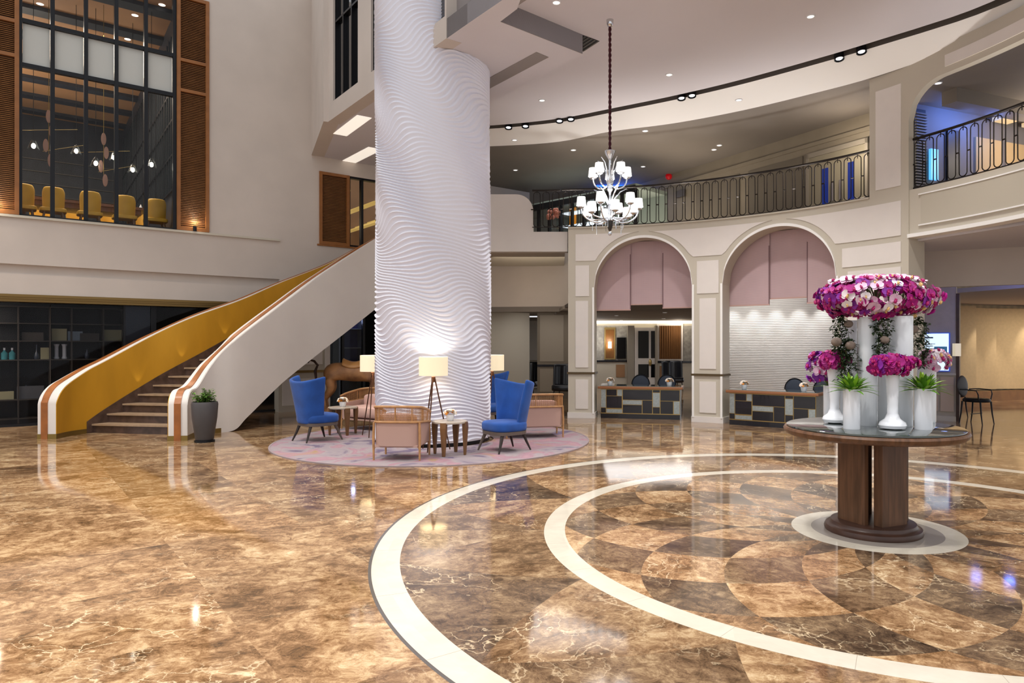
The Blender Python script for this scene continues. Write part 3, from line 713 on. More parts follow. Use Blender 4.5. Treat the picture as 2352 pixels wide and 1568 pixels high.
# upper spandrel arch right of the tall pier
pe = ph(2352) - .55
def up_arch(p):
    s = (p3 - p) * AR
    return 5.3 + .55 * sqrt(max(0, 1 - ((.6 - min(s, .6)) / .6) ** 2))
cpiece(m, p3, pe, up_arch, ZL + .12, AR, AR + .13, 90)
struct(m.build('wall_arcade', TRIM, smooth=False))
# lighter panels
m = MB(); r0, r1 = AR - .014, AR
def pan(pa, pb, zl, zh): cpiece(m, pa, pb, zl, zh, r0, r1)
def gap(px): return px
k1 = ph(1324); k2 = ph(1351)
pan(ph(1322), ph(1351), .2, .84); pan(ph(1322), ph(1351), 1.1, 2.55); pan(ph(1322), ph(1353), 2.65, 3.32)
oa1, oa2 = arch(p1a, p1b, .14), arch(p2a, p2b, .15)
c1, c2 = (p1a + p1b) / 2, (p2a + p2b) / 2
pan(ph(1322), c1 + .012, lambda p: max(oa1(p), 3.42), GZ - .13)
pan(c1 - .018, c2 + .018, lambda p: max(oa1(p), oa2(p), 3.42), GZ - .13)
pan(c2 - .022, ph(2070), lambda p: max(oa2(p), 3.42), GZ - .13)
pan(ph(1607), ph(1645), .2, .84); pan(ph(1607), ph(1645), 1.1, 2.55); pan(ph(1601), ph(1651), 2.65, 3.32)
pan(p2b - .03, ph(2070), .2, .84); pan(p2b - .03, ph(2070), 1.1, 2.9); pan(ph(1935), ph(2070), 2.98, 3.32)
pan(ph(2012), ph(2070), GZ + .12, ZL - .25)
pan(p3 - .09, pe, lambda p: up_arch(p) + .1 , ZL - .07)
struct(m.build('trim_12', PANEL))
# arch rims
m = MB()
for a, b, f in ((p1a, p1b, ar1), (p2a, p2b, ar2)):
    cpiece(m, a, b, lambda p: f(p) - .004, lambda p: f(p) + .05, AR - .03, AR, 60)
    for q, s in ((a, 1), (b, -1)): cpiece(m, q, q + .006 * s, 0.1, 2.84, AR - .03, AR)
struct(m.build('trim_13', COVE))
m = MB()
for a, b in ((pL, p1a), (p1b, p2a), (p2b, p3)):
    cpiece(m, a + .003, b - .003, .955, 1.0, AR - .03, AR + WT + .01)
struct(m.build('trim_14', DADO))
m = MB()
for a, b in ((pL, p1a), (p1b, p2a), (p2b, p3)): cpiece(m, a + .002, b - .002, 0, .12, AR - .02, AR + WT)
struct(m.build('baseboard_arcade', PANEL))
m = MB(); cpiece(m, pL, p3l, GZ, GZ + .03, AR - .03, AR + .25); struct(m.build('trim_15', TRIM))
# rose blinds in the arches
bl = ['left', 'middle', 'right']
for (a, b, f), zz, nm in (((p1a, p1b, ar1), (2.38, 2.5, 2.41), 'first arch from the column'), ((p2a, p2b, ar2), (2.42, 2.54, 2.42), 'second arch, behind the orchids')):
    for k in range(3):
        u0 = a + (b - a) * (k / 3 - (.02 if k else .03)); u1 = a + (b - a) * ((k + 1) / 3 + (.02 if k == 2 else 0)); rr = AR + .50 + (.05 if k == 1 else 0)
        hm = MB(); cpiece(hm, u0, u0 - .0022, zz[k], 3.6, rr - .004, rr); cpiece(hm, u1 + .0022, u1, zz[k], 3.6, rr - .004, rr)
        m = MB(); cpiece(m, u0, u1, zz[k], 4.0, rr, rr + .012)
        o = thing('roman_blind', '%s dusty rose woven blind hanging in the %s' % (bl[k], nm), 'blind', (0, 0, 0), 0, None)
        m.build('fabric', BLIND, o); hm.build('edge_shadow_line', mk('edge_shadow_paint', '7C6064', .8), o); m = MB(); cpiece(m, u0, u1, zz[k] - .025, zz[k] + .001, rr - .006, rr + .018); m.build('bottom_bar', PINKC, o)  # darker edge strips added as painted shadow lines between the panels
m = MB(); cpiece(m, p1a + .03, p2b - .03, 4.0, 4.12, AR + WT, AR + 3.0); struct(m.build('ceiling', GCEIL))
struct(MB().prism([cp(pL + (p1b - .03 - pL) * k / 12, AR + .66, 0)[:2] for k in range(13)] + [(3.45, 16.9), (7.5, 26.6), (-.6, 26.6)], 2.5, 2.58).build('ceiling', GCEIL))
# gallery slab edge and railing
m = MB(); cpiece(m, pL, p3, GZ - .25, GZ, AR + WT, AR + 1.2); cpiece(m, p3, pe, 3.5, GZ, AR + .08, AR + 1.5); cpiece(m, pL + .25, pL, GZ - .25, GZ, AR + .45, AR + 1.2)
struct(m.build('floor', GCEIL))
for k in range(9):
    p = pL + (ph(2400) - pL) * k / 8; a = Vector(cp(p, AR - .05, GZ + .08))
    if k == 6: continue
    b = Vector(cp(p, AR - .35, ZL + .2)); light('SPOT', a, 34, NEUT, .05, b, 100, .9)  # unseen spots added along the ledge to brighten the cove
# right parapet with panels
RR = AR + .02
m = MB(); cpiece(m, p3 + .002, pe, 3.38, GZ + .02, RR, RR + .2); struct(m.build('wall_parapet', TRIM))
m = MB(); cpiece(m, p3 - .03, pe, 3.55, GZ - .1, RR - .02, RR); struct(m.build('trim_16', mk('parapet_panel', 'BDB5A4', .6)))
m = MB(); cpiece(m, p3 + .002, pe, 3.36, 3.42, RR - .04, RR + .2); cpiece(m, p3 - .025, pe, 3.53, 3.55, RR - .035, RR); cpiece(m, p3 - .025, pe, GZ - .1, GZ - .08, RR - .035, RR)
struct(m.build('trim_17', COVE))
def railing(pa, pb, rr, label):
    t = thing('balcony_railing', label, 'railing'); n = int(abs(pa - pb) * rr / .19); top = 5.0; z0 = GZ + .03
    tp = [cp(pa + (pb - pa) * i / 60, rr, top) for i in range(61)]; MB().tube(tp, .022, 8).build('handrail', RAILM, t, True)
    MB().tube([(x, y, z0 + .03) for x, y, z in tp], .01, 6).build('bottom_rail', RAILM, t)
    dp = (pb - pa) / n
    for i in range(n):
        pc = pa + dp * (i + .5); hw = abs(dp) * .36; loop = []
        for k in range(25):
            g = 2 * pi * k / 24; zz = sin(g); zo = (.31 if zz > 0 else -.31); rad = hw * rr
            loop.append(cp(pc + hw * cos(g), rr, (z0 + top) / 2 + zo * (1 if abs(zz) > 1e-6 else 0) + rad * zz))
        pj = pa + dp * i
        MB().tube(loop, .0085, 5, cap=False).tube([cp(pj + dp * .14, rr, (z0 + top) / 2), cp(pj - dp * .14, rr, (z0 + top) / 2)], .012, 5).tube([cp(pc, rr, top - .09), cp(pc, rr, top)], .007, 4).build('baluster', RAILM, t)
    return t
railing(pL + .02, p3l, AR + .1, 'wrought iron railing of linked loops on top of the arcade')
railing(p3, pe, AR + .12, 'wrought iron railing of linked loops on the gallery right of the tall pier')
railing(ph(1222), pL + .025, AR + .14, 'short run of wrought iron railing beside the rounded landing parapet')
# landing at the head of the stairs
m = MB(); yl = 15.35
pr = [(-2.6, 3.66), (.2, 3.66), (.2, 4.1), (-.56, 4.1), (-.56, 4.55)]
rr_ = .38; pr += [(-.56 - rr_ + rr_ * cos(a), 4.55 + rr_ * sin(a)) for a in [pi / 2 * k / 10 for k in range(1, 11)]]; pr += [(-2.6, 4.93)]
pts = [(x, z) for x, z in pr]
n = len(pts); m.add([(x, yl, z) for x, z in pts] + [(x, yl + .25, z) for x, z in pts], [list(range(n)), list(range(n, 2 * n))[::-1]] + [(i, (i + 1) % n, n + (i + 1) % n, n + i) for i in range(n)])
struct(m.build('wall_landing', STAIRW))
struct(MB().box(-2.6, .15, yl + .25, 19.0, 3.75, 4.05).build('floor', TRIM))
# bulkhead behind, under the landing
FB = Frame(at(1120, 700, 19.2).x, 19.2, R_(-8))
struct(MB().box(-4.5, 3.6, 0, .2, 2.62, 4.1).build('wall_bulkhead', PLASTER, M=FB.mat()))
struct(MB().box(-4.5, 4, .2, 4, 2.55, 2.62).box(-4.5, 3.6, -.02, .2, 2.5, 2.64).build('ceiling', GCEIL, M=FB.mat()))
light('AREA', (-.6, 17.2, 2.9), 11, WARM, 2, (-.6, 19.2, 3.4)); light('AREA', (0, 20.0, 2.45), 16, NEUT, 2.2, (0, 20.8, 0))  # unseen area lamps added to brighten the bulkhead and far walls
# far panelled walls between column and arcade
def panelled(name, F_, x0, x1, h, n, mat=TRIM, pm=PANEL, dado=.97):
    struct(MB().box(x0, x1, 0, .2, 0, h).build('wall_' + name, mat, M=F_.mat()))
    m = MB(); dx = (x1 - x0) / n
    for i in range(n): m.box(x0 + dx * i + .08, x0 + dx * (i + 1) - .08, -.015, 0, .18, dado - .1).box(x0 + dx * i + .08, x0 + dx * (i + 1) - .08, -.015, 0, dado + .12, h - .12)
    struct(m.build('trim_18', pm, M=F_.mat())); struct(MB().box(x0, x1, -.03, 0, dado - .03, dado + .03).build('trim_19', DESKD, M=F_.mat()))
PANG = mk('grey_panel', 'B5B1AA', .6); TRG = mk('grey_trim', '8F877A', .6)
FA = Frame(at(1100, 0, 22.8).x, 22.8, 0); panelled('far', FA, -3.5, at(1250, 0, 22.8).x - FA.o.x, 2.5, 5, TRG, PANG)
FBk = Frame(at(1234, 0, 20.8).x, 20.8, R_(-4)); panelled('far_side', FBk, 0, 1.75, 2.6, 2, mk('brown_trim', '776B5A', .6), mk('brown_panel', '948877', .6))
def dark_armchair(x, y, rz, lab):
    t = thing('dark_armchair', lab, 'armchair', (x, y, 0), rz)
    MB().grid(lambda u, v: ((u - .5) * .75, .3 - .3 * (2 * u - 1) ** 2 + .05 * v, .3 + .75 * v), 10, 8).build('backrest', SLATE if 0 else DESKD, t, True, solid=.06, sub=1)
    MB().sup((0, 0, .38), .34, .3, .1).build('seat', DESKD, t, True)
    for a in (-1, 1):
        for b in (-1, 1): MB().tube([(a * .25, b * .22, .32), (a * .28, b * .26, 0)], [.02, .012], 8).build('leg', ESPR, t)
q = at(1218, 0, 21.8); dark_armchair(q.x, q.y, R_(-30), 'tall black armchair against the grey panelling behind the right blue wing chair')
q = at(1298, 0, 19.6); dark_armchair(q.x, q.y, R_(-20), 'tall black armchair half hidden by the first pier')
light('SPOT', (at(1165, 0, 22.2).x, 22.2, 2.45), 60, COOL, .05, (at(1165, 0, 22.2).x, 22.7, 0), 60, .5)
for px in (1163, 1186): disc_light('downlight', (at(px, 0, 21.6).x, 21.6, 2.55), .05, 'tiny spotlight before the grey panelled wall far behind the right blue chair', 'tiny spotlights before the far grey wall')

# ----- room behind the first arch
BD = 26.0
def bx(px): return (px - PX) / F * BD
def bz(py): return H + (PY - py) / F * BD
struct(MB().box(bx(1330), bx(1640), BD, BD + .2, 0, 3.6).build('wall_lounge_far', TRIM))
WALLP = mk('damask_wallpaper', 'A8A49C', .7, noise=.3, scale=9)
struct(MB().box(bx(1330), bx(1447), BD - .03, BD, bz(829), bz(748)).box(bx(1565), bx(1640), BD - .03, BD, bz(829), bz(748)).build('wall_papered', WALLP))
struct(MB().box(bx(1440), bx(1455), BD - .3, BD, 0, bz(748)).box(bx(1503), bx(1508), BD - .3, BD, 0, bz(748)).build('trim_20', TRG))
struct(MB().box(bx(1330), bx(1455), BD - .06, BD, bz(831), bz(827)).box(bx(1508), bx(1600), BD - .06, BD, bz(833), bz(829)).build('trim_21', DESKD))
struct(MB().box(bx(1330), bx(1640), BD - .25, BD - .02, bz(743), bz(737)).build('trim_22', COVEL))
dn = bpy.data.objects.new('door_1', None); COL.objects.link(dn); struct(dn)
MB().box(bx(1457), bx(1503), BD - .12, BD, 0, bz(752)).build('door_leaf', PANEL, dn)
MB().box(bx(1465), bx(1489), BD - .14, BD - .12, bz(822), bz(760)).box(bx(1465), bx(1489), BD - .14, BD - .12, bz(866), bz(836)).box(bx(1494), bx(1503), BD - .14, BD - .12, bz(822), bz(760)).box(bx(1494), bx(1503), BD - .14, BD - .12, bz(866), bz(836)).build('glass_panel', BLACKG, dn)
MB().sup((bx(1492), BD - .18, bz(832)), .06, .04, .13, 1, 1).build('door_handle', DESKB, dn, True)
t = thing('curtained_window', 'gold-brown curtained window panel far behind the first desk', 'window')
MB().box(bx(1508), bx(1568), BD - .1, BD, bz(828), bz(742)).build('frame', PANEL, t); MB().grid(lambda u, v: (bx(1513) + (bx(1563) - bx(1513)) * u, BD - .13 - .02 * sin(u * 60), bz(824) + (bz(748) - bz(824)) * v), 80, 2).build('curtain', mk('brown_curtain', '6E4A26', .7), t, True)
t = thing('mirror_niche', 'warm lit niche with a sconce left of the black screen behind the first desk', 'niche')
MB().box(bx(1388), bx(1413), BD - .08, BD, bz(825), bz(752)).build('frame', DESKB, t); MB().box(bx(1391), bx(1410), BD - .1, BD - .08, bz(822), bz(757)).build('panel', mk('amber_panel', '8A5A24', .4, noise=.4, scale=3), t)
MB().lathe([(.06, -.12), (.06, .12)], 12, Matrix.Translation((bx(1400), BD - .18, bz(792)))).build('sconce', BULB, t)
tag(MB().box(bx(1416), bx(1437), BD - .12, BD - .05, bz(823), bz(775)).build('wall_screen', BLACKG), 'black screen hanging on the papered wall behind the first desk', 'screen')
tag(MB().box(bx(1415), bx(1435), BD - .04, BD - .005, bz(866), bz(837)).box(bx(1515), bx(1560), BD - .04, BD - .005, bz(872), bz(840)).build('wainscot_panel', BWOODC), 'pale wooden wainscot panels under the dado behind the first desk', 'panel')
q = at(1545, 0, 24); dark_armchair(q.x, q.y, R_(10), 'tall black armchair under the curtained window')
for i, (px, py) in enumerate(((1416, 724), (1427, 735), (1527, 717), (1524, 731))):
    disc_light('downlight', onz(px, py, 2.5), .05, 'small glowing downlight above the lounge behind the first arch', 'downlights behind the first arch')
light('AREA', (3.0, 22, 2.44), 60, NEUT, 3, (3, 22, 0)); light('POINT', (bx(1552), BD - .6, 2.2), 12, WARM, .05); light('POINT', (bx(1360), BD - .8, 1.9), 20, NEUT, .1)
light('POINT', (bx(1400), BD - .4, 1.75), 5, WARM, .05)
# divider wall between the two arches, and the ribbed wall behind the second desk
q1, q2 = at(1618, 0, 16.6), at(2160, 0, 13.9)
FT = Frame(q1.x, q1.y, atan2((q2 - q1).y, (q2 - q1).x))
struct(MB().box(0, 3.5, 0, .2, 0, 3.98).build('wall_ribbed', TEXW, M=FT.mat()))
struct(MB().prism([(q1.x, q1.y), (q1.x - .08, q1.y), (at(1605, 0, 15).x, 15.0), (at(1608, 0, 15).x + .03, 15.0)], 0, 3.98).build('wall_divider', TRG))
for k in range(6):
    x = .2 + .5 * k; a = FT.w(x, -.28, 2.75); b = FT.w(x, -.05, .9); light('SPOT', a, 34, NEUT, .03, b, 66, .8)
light('AREA', FT.w(1.3, -.9, 3.0), 16, NEUT, 2, FT.w(1.3, -.2, 1), size_y=.4)

# ------------------------------------------------------------------ gallery back wall
def seg_wall(name, a, b, z0, z1, mat, th=.15):
    d = Vector(b) - Vector(a); f = Frame(a[0], a[1], atan2(d.y, d.x)); o = MB().box(0, d.length, 0, th, z0, z1).build(name, mat, M=f.mat()); return struct(o), f, d.length
GB = mk('gallery_wall_paint', '8E8473', .7, noise=.1, scale=2)
_, FG, gl = seg_wall('wall_gallery', (-.2, 23.9), (6.42, 13.36), GZ, ZL, GB)
def gx(px): return FG.x(px)
m = MB()
for a, b in ((1600, 1700), (1720, 1845)): m.box(gx(a), gx(b), -.02, 0, GZ + .15, 5.7)
struct(m.build('trim_23', mk('gallery_panel', '6F675A', .7), M=FG.mat()))
struct(MB().box(0, gl, -.04, 0, 5.85, 5.93).build('trim_24', GB, M=FG.mat()))
dn = bpy.data.objects.new('door_2', None); COL.objects.link(dn); dn.matrix_world = FG.mat(); struct(dn)
da, db = gx(1862), gx(1992)
MB().box(da, db, -.05, 0, GZ, 5.6).build('door_leaf', mk('door_paint', '8F8774', .6), dn)
MB().box(da - .06, da, -.08, 0, GZ, 5.7).box(db, db + .06, -.08, 0, GZ, 5.7).box(da - .06, db + .06, -.08, 0, 5.6, 5.7).build('door_frame', TRG, dn)
BLUEG = mk('blue_glass', '12205A', .1, emit='1A3AA0', es=.25)
MB().box(gx(1893), gx(1906), -.07, -.05, GZ + .3, 5.3).box(gx(1952), gx(1966), -.07, -.05, GZ + .3, 5.3).build('glass_panel', BLUEG, dn)
for p in (1918, 1937): MB().box(gx(p) - .03, gx(p) + .03, -.1, -.05, GZ + .45, GZ + .85).build('door_handle', CHROME, dn)
q = FG.w(gx(1541), -.08, FG.z(1541, 406)); t = thing('alarm_beacon', 'round red alarm light on the gallery wall above the railing', 'alarm', q)
MB().sup((0, 0, 0), .09, .06, .09, 1, 1).build('dome', mk('red_lens', 'C01018', .3, emit='A00810', es=.3), t, True)
tag(MB().box(gx(1556), gx(1576), -.06, -.02, FG.z(1565, 453), FG.z(1565, 437)).build('wall_plaque', SHELF, M=FG.mat()), 'small brown plaque on the gallery wall behind the railing', 'plaque')
# glazed cabinet run at left end of gallery
g1, g2 = onz(1205, 480, 5.35), onz(1460, 430, 5.35); gd = (g2 - g1); FGl = Frame(g1.x, g1.y, atan2(gd.y, gd.x)); gL = gd.length
wn = bpy.data.objects.new('window_8', None); COL.objects.link(wn); wn.matrix_world = FGl.mat(); struct(wn)
mm = MB(); mm.box(-2, gL, -.05, .05, 5.25, 5.4)
for k in range(14): x = -1.5 + k * (gL + 1.5) / 13; mm.box(x - .03, x + .03, -.04, .04, GZ, 5.3)
mm.build('window_frame', BLACKM, wn); MB().box(-2, gL, 0, .01, GZ, 5.3).build('pane', GLASS, wn)
struct(MB().box(-2, gL, 1.2, 1.3, GZ, 5.4).box(-2, gL, 0, 1.3, 5.35, 5.45).build('wall_gallery_shop', mk('pale_green_wall', '7D8880', .6), M=FGl.mat()))
t = thing('lit_bottle_shelves', 'amber lit shelves behind the chandelier at the gallery level', 'shelving'); t.matrix_world = FGl.mat()
AMB = mk('amber_back', 'B06A14', .5, emit='D08010', es=.45)
xx0, xx1 = FGl.x(1302, .5), FGl.x(1345, .5)
MB().box(xx0, xx0 + (xx1 - xx0) * .35, .6, .62, GZ, 5.3).build('back_panel', AMB, t)
for z in (4.4, 4.75, 5.1): MB().box(xx0, xx1 + 1, .3, .6, z, z + .03).build('shelf', mk('lit_shelf', 'DDE4EA', .4, emit='DDE8F0', es=.9) if z == 4.4 else bpy.data.materials['lit_shelf'], t)
q = FGl.w(FGl.x(1272, -.4), -.4, GZ); t = thing('flower_stand', 'tall glass of pink flowers on the gallery beside the rounded parapet', 'flowers', q)
MB().tube([(0, 0, 0), (0, 0, .7)], .06, 12).build('glass_vase', GLASS, t); 
m = MB()
for k in range(26): m.sup((random.uniform(-.16, .16), random.uniform(-.1, .1), .82 + random.uniform(-.1, .12)), .05, .05, .05, 1, 1, 8, 5)
m.build('blossoms', mk('salmon_petals', 'B0705E', .7), t, True)
# blue light on the gallery
q = onz(1410, 425, ZL); t = thing('blue_light', 'blue light strip glowing on the gallery ceiling behind the chandelier', 'light', (q.x, q.y, ZL - .03))
MB().box(-.5, .5, -.03, .03, -.02, .02).build('strip', mk('blue_glow', '2060FF', .5, emit='1A50FF', es=4), t)
light('POINT', (q.x + .2, q.y, ZL - .35), 14, (.05, .18, 1), .1)
light('AREA', (2.2, 16.6, 4.3), 60, WARM, 3, (2.2, 16.6, 9)); light('AREA', (.5, 18.5, 6.0), 50, NEUT, 2.5, (.5, 18.5, 0)); light('POINT', (5.6, 13.4, 5.4), 30, WARM, .1)  # unseen fill lamps added to brighten the gallery and its shop
# ----- gallery right of the tall pier
g1 = Vector((at(2098, 0, 13.2).x, 13.2)); g2 = Vector((14.5, 16.5))
_, FR, rl = seg_wall('wall_gallery_right', g1, g2, GZ, ZL, mk('gallery_taupe', '6E6A68', .7))
m = MB(); xA, xB = FR.x(2099), FR.x(2124)
t = thing('wall_grille', 'grey slatted grille on the gallery beside the tall pier', 'grille'); t.matrix_world = FR.mat()
m = MB()
for k in range(34): m.box(xA, xB, -.06, -.02, GZ + .05 + k * .055, GZ + .075 + k * .055)
m.build('slats', GREYL, t); MB().box(xA, xB, -.02, -.005, GZ, ZL - .1).build('backing', DARK, t)
tag(MB().box(FR.x(2128), FR.x(2145), -.1, -.05, FR.z(2136, 415), FR.z(2136, 345)).build('lit_screen', mk('cyan_screen', '60B0E8', .3, emit='58B0F0', es=1.1), M=FR.mat()), 'tall glowing pale blue screen on the gallery right of the grille', 'screen')
struct(MB().box(FR.x(2172), FR.x(2200), -.05, 0, GZ, 5.8).build('door_3', DARK, M=FR.mat()))
m = MB()
for k in range(5): a = FR.x(2238) + k * .9; m.box(a, a + .75, -.04, 0, GZ + .1, 5.75)
struct(m.build('trim_25', mk('tan_panel', 'B59A70', .6), M=FR.mat()))
struct(MB().box(0, rl, -.9, -.6, 5.95, ZL).build('trim_26', GCEIL, M=FR.mat()))
m = MB()
for k in range(6): m.box(FR.x(2260) + .1 + k * .9, FR.x(2260) + .55 + k * .9, -3.2, -.1, 6.08, 6.16)
struct(m.build('trim_27', mk('lit_slat', 'E8D0A0', .6, emit='E8C890', es=.35), M=FR.mat()))
q = FR.w(FR.x(2165), -.5, 6.0); light('POINT', q, 22, (.1, .25, 1), .15); q = FR.w(FR.x(2215), -.6, 6.0); light('POINT', q, 55, (.1, .25, 1), .15)
light('POINT', FR.w(FR.x(2300), -1.2, 5.6), 60, WARM, .2)

# ------------------------------------------------------------------ lower right: bulkhead, screen wall, corridor
zA = 2.66
b1, b2 = (at(2100, 0, 13.4).x, 13.4), (13.0, 10.2)
struct(MB().prism([(5.6, 12.4), b1, (12.5, 14.0), (13, 8.5), (7.2, 8.5), (6.85, 9.6)], 3.32, 3.42).build('ceiling', CEIL))
q1 = Vector((at(2106, 0, 12.9).x, 12.9)); q2 = Vector((at(2352, 0, 12.0).x + 2.0, 11.3))
_, FQ, ql = seg_wall('wall_bulkhead_right', q1, q2, zA, 3.42, PLASTER, .12)
struct(MB().box(-.6, ql, .12, 1.1, zA + .25, zA + .35).build('trim_28', CEIL, M=FQ.mat()))
for px in (2250, 2330, 2420): light('POINT', FQ.w(FQ.x(px), .5, zA + .14), 7, (.15, .25, 1), .1)
w1, w2 = Vector((at(2085, 0, 14.9).x, 14.9)), Vector((at(2196, 0, 14.4).x, 14.4))
o, FS, sl_ = seg_wall('wall_screen', w1, w2, 0, zA + .2, mk('taupe_wall', 'B3A999', .7, noise=.1, scale=6), .3)
struct(MB().box(.12, .58, -.02, 0, .2, .92).box(.62, sl_ - .04, -.02, 0, .2, .92).build('trim_29', mk('beige_panel', 'C3AE98', .6), M=FS.mat()))
struct(MB().box(0, sl_, -.03, 0, .96, 1.0).box(0, sl_, -.03, 0, 0, .1).build('trim_30', TRIM, M=FS.mat()))
struct(MB().box(sl_, sl_ + .06, -.02, .3, 0, zA).build('trim_31', DWALNUT, M=FS.mat()))
t = thing('information_screen', 'upright lit information screen on the wall right of the orchids', 'screen'); t.matrix_world = FS.mat()
s0, s1 = FS.x(2120), FS.x(2180); z0, z1 = FS.z(2150, 850), FS.z(2150, 766)
MB().box(s0 - .02, s1 + .02, -.09, 0, z0 - .02, z1 + .02).build('frame', mk('blue_frame', '3A56B0', .3, emit='2A48B0', es=.5), t)
MB().box(s0, s1, -.1, -.09, z0, z1).build('display', mk('display_glow', 'D8ECFA', .3, emit='CFE6F8', es=.95), t)
MB().box(s0 + (s1 - s0) * .45, s1 - .03, -.104, -.1, z0 + .18, z0 + .5).build('picture', mk('display_picture', '3A6A90', .3, noise=.6, scale=9, emit='3A78A0', es=.35), t)
m = MB(); m.box(s0 + .04, s0 + .2, -.104, -.1, z1 - .1, z1 - .07)
for k in range(5): m.box(s0 + .04, s0 + .04 + (.16 if k % 2 else .2), -.104, -.1, z1 - .22 - .05 * k, z1 - .21 - .05 * k)
m.build('text_lines', mk('display_text', '2A3A60', .4), t)
# corridor: cream pleated wall
cw = [onz(p, y) for p, y in ((2175, 930), (2262, 924), (2352, 917), (2480, 910))]
ca = Vector((at(2180, 0, 19.0).x, 19.0)); cb = Vector((at(2420, 0, 20.5).x, 20.5))
d = cb - ca; FCo = Frame(ca.x, ca.y, atan2(d.y, d.x))
struct(MB().box(-1, d.length + 2, .5, .6, 0, 3.4).build('wall_corridor', CURT, M=FCo.mat()))
CURW = mk('cream_fabric_panel', 'D6BE96', .75, noise=.08, scale=12)
for k, px in enumerate((2200, 2250, 2277, 2303, 2380)):
    a = FCo.x(px); b = FCo.x((2250, 2277, 2303, 2380, 2470)[k])
    T = Matrix.Translation((a, .3, 0)) @ Matrix.Rotation(R_(-16), 4, 'Z')
    tag(MB().box(0, (b - a) * .99, 0, .04, .32, 2.68 - .04 * (k > 0)).build('fabric_wall_panel', CURW, M=FCo.mat() @ T), 'cream fabric wall panel in the corridor, %s' % ['leftmost beside the walnut jamb', 'second from the left', 'narrow third from the left', 'wide fourth from the left', 'beyond the photo edge'][k], 'wall panel', 'slanted cream panels in the corridor')
struct(MB().box(-1, d.length + 2, .0, .12, 0, .28).build('baseboard_corridor', CORW, M=FCo.mat()))
struct(MB().box(-3, d.length + 4, -6.5, .6, 2.75, 2.85).build('ceiling', CEIL, M=FCo.mat()))
for px in (2245, 2300, 2352): light('SPOT', FCo.w(FCo.x(px), -.25, 2.7), 70, WARM, .04, FCo.w(FCo.x(px), .0, .4), 42, .8)
light('AREA', FCo.w(FCo.x(2330), -2.0, 2.7), 70, (1, .85, .65), 1.5)
q = at(2192, 0, 14.3); t = thing('wall_sconce', 'glowing cream box sconce on the walnut jamb beside the screen', 'sconce', (q.x + .02, q.y - .05, at(2192, 803, 14.3).z))
MB().box(-.06, .06, -.05, .05, -.13, .13).build('shade', SHADE, t); MB().box(-.03, .03, .05, .1, -.05, .05).build('bracket', BLACKM, t)
# black oval-back armchairs
def oval_chair(loc, rz, lab):
    t = thing('oval_back_chair', lab, 'chair', loc, rz)
    MB().sup((0, .23, .76), .19, .025, .22, 1, 1, 28, 14, Matrix.Rotation(R_(-4), 4, 'X')).build('backrest', ESPR, t, True)
    MB().lathe([(.24, .44), (.25, .46), (.25, .49), (.22, .51)], 28).build('seat', BLACKM, t, True)
    for a in (-1, 1):
        for b in (-1, 1): MB().tube([(a * .19, b * .18, .45), (a * .2, b * .2, .2), (a * .21, b * .23, 0)], [.018, .014, .01], 8).build('leg', BLACKM, t)
        MB().tube([(a * .16, .24, .68), (a * .27, .1, .69), (a * .27, -.14, .68), (a * .25, -.17, .6), (a * .22, -.16, .48)], .012, 8).build('armrest', BLACKM, t, True)
    MB().tube([(-.2, 0, .2), (.2, 0, .2)], .009, 6).build('stretcher', BLACKM, t); return t
q = onz(2243, 972); oc = oval_chair((q.x, q.y, 0), R_(30), 'black oval-backed armchair standing free in the corridor mouth')
q = at(2186, 0, 15.45); dup(oc, (q.x, q.y, 0), R_(95), 'black oval-backed armchair mostly hidden behind the wall corner and table')

# ------------------------------------------------------------------ the column
def column():
    t = thing('relief_column', 'massive round white column with wavy relief rising through the rug', 'column', (-2.1, 11.64, 0))
    nt_, nz = 400, 1150; ZT = 9.2; th = np.linspace(0, 2 * pi, nt_, endpoint=False); z = np.linspace(.06, ZT, nz)
    TH, Z = np.meshgrid(th, z); rng = np.random.RandomState(5); wq = np.zeros_like(TH)
    for k in range(26):
        f = rng.randint(1, 7); g = rng.uniform(.4, 2.6); wq += 1.25 * rng.uniform(.5, 1.0) / (1 + f * .38) * np.sin(f * TH + g * Z * 1.6 + rng.uniform(0, 6.28))
    am = np.zeros_like(TH)
    for k in range(8): am += np.sin(rng.randint(1, 5) * TH + rng.uniform(.3, 2.2) * Z + rng.uniform(0, 6.28))
    amp = np.clip(.8 + .16 * am, .35, 1.15)
    p = (Z / .066 + 1.0 * wq) % 1.0
    prof = np.where(p < .72, (p / .72) ** 1.5, (1 - p) / .28)
    r = .928 + .038 * amp * prof
    r *= 1
    v = np.stack([r * np.cos(TH), r * np.sin(TH), Z], -1).reshape(-1, 3)
    i = np.arange(nt_); f = []
    J, I = np.meshgrid(np.arange(nz - 1), i, indexing='ij'); I2 = (I + 1) % nt_
    q = np.stack([J * nt_ + I, J * nt_ + I2, (J + 1) * nt_ + I2, (J + 1) * nt_ + I], -1).reshape(-1, 4)
    me = bpy.data.meshes.new('shaft'); me.vertices.add(len(v)); me.vertices.foreach_set('co', v.ravel()); me.loops.add(q.size); me.loops.foreach_set('vertex_index', q.ravel().astype(np.int32))
    me.polygons.add(len(q)); me.polygons.foreach_set('loop_start', (np.arange(len(q)) * 4).astype(np.int32)); me.polygons.foreach_set('use_smooth', np.ones(len(q), bool)); me.update(calc_edges=True)
    me.materials.append(WHITE_COL); o = bpy.data.objects.new('shaft', me); COL.objects.link(o); o.parent = t
    MB().lathe([(.93, 0), (.93, .06)], 96).build('base', BLACKM, t, True)
column()

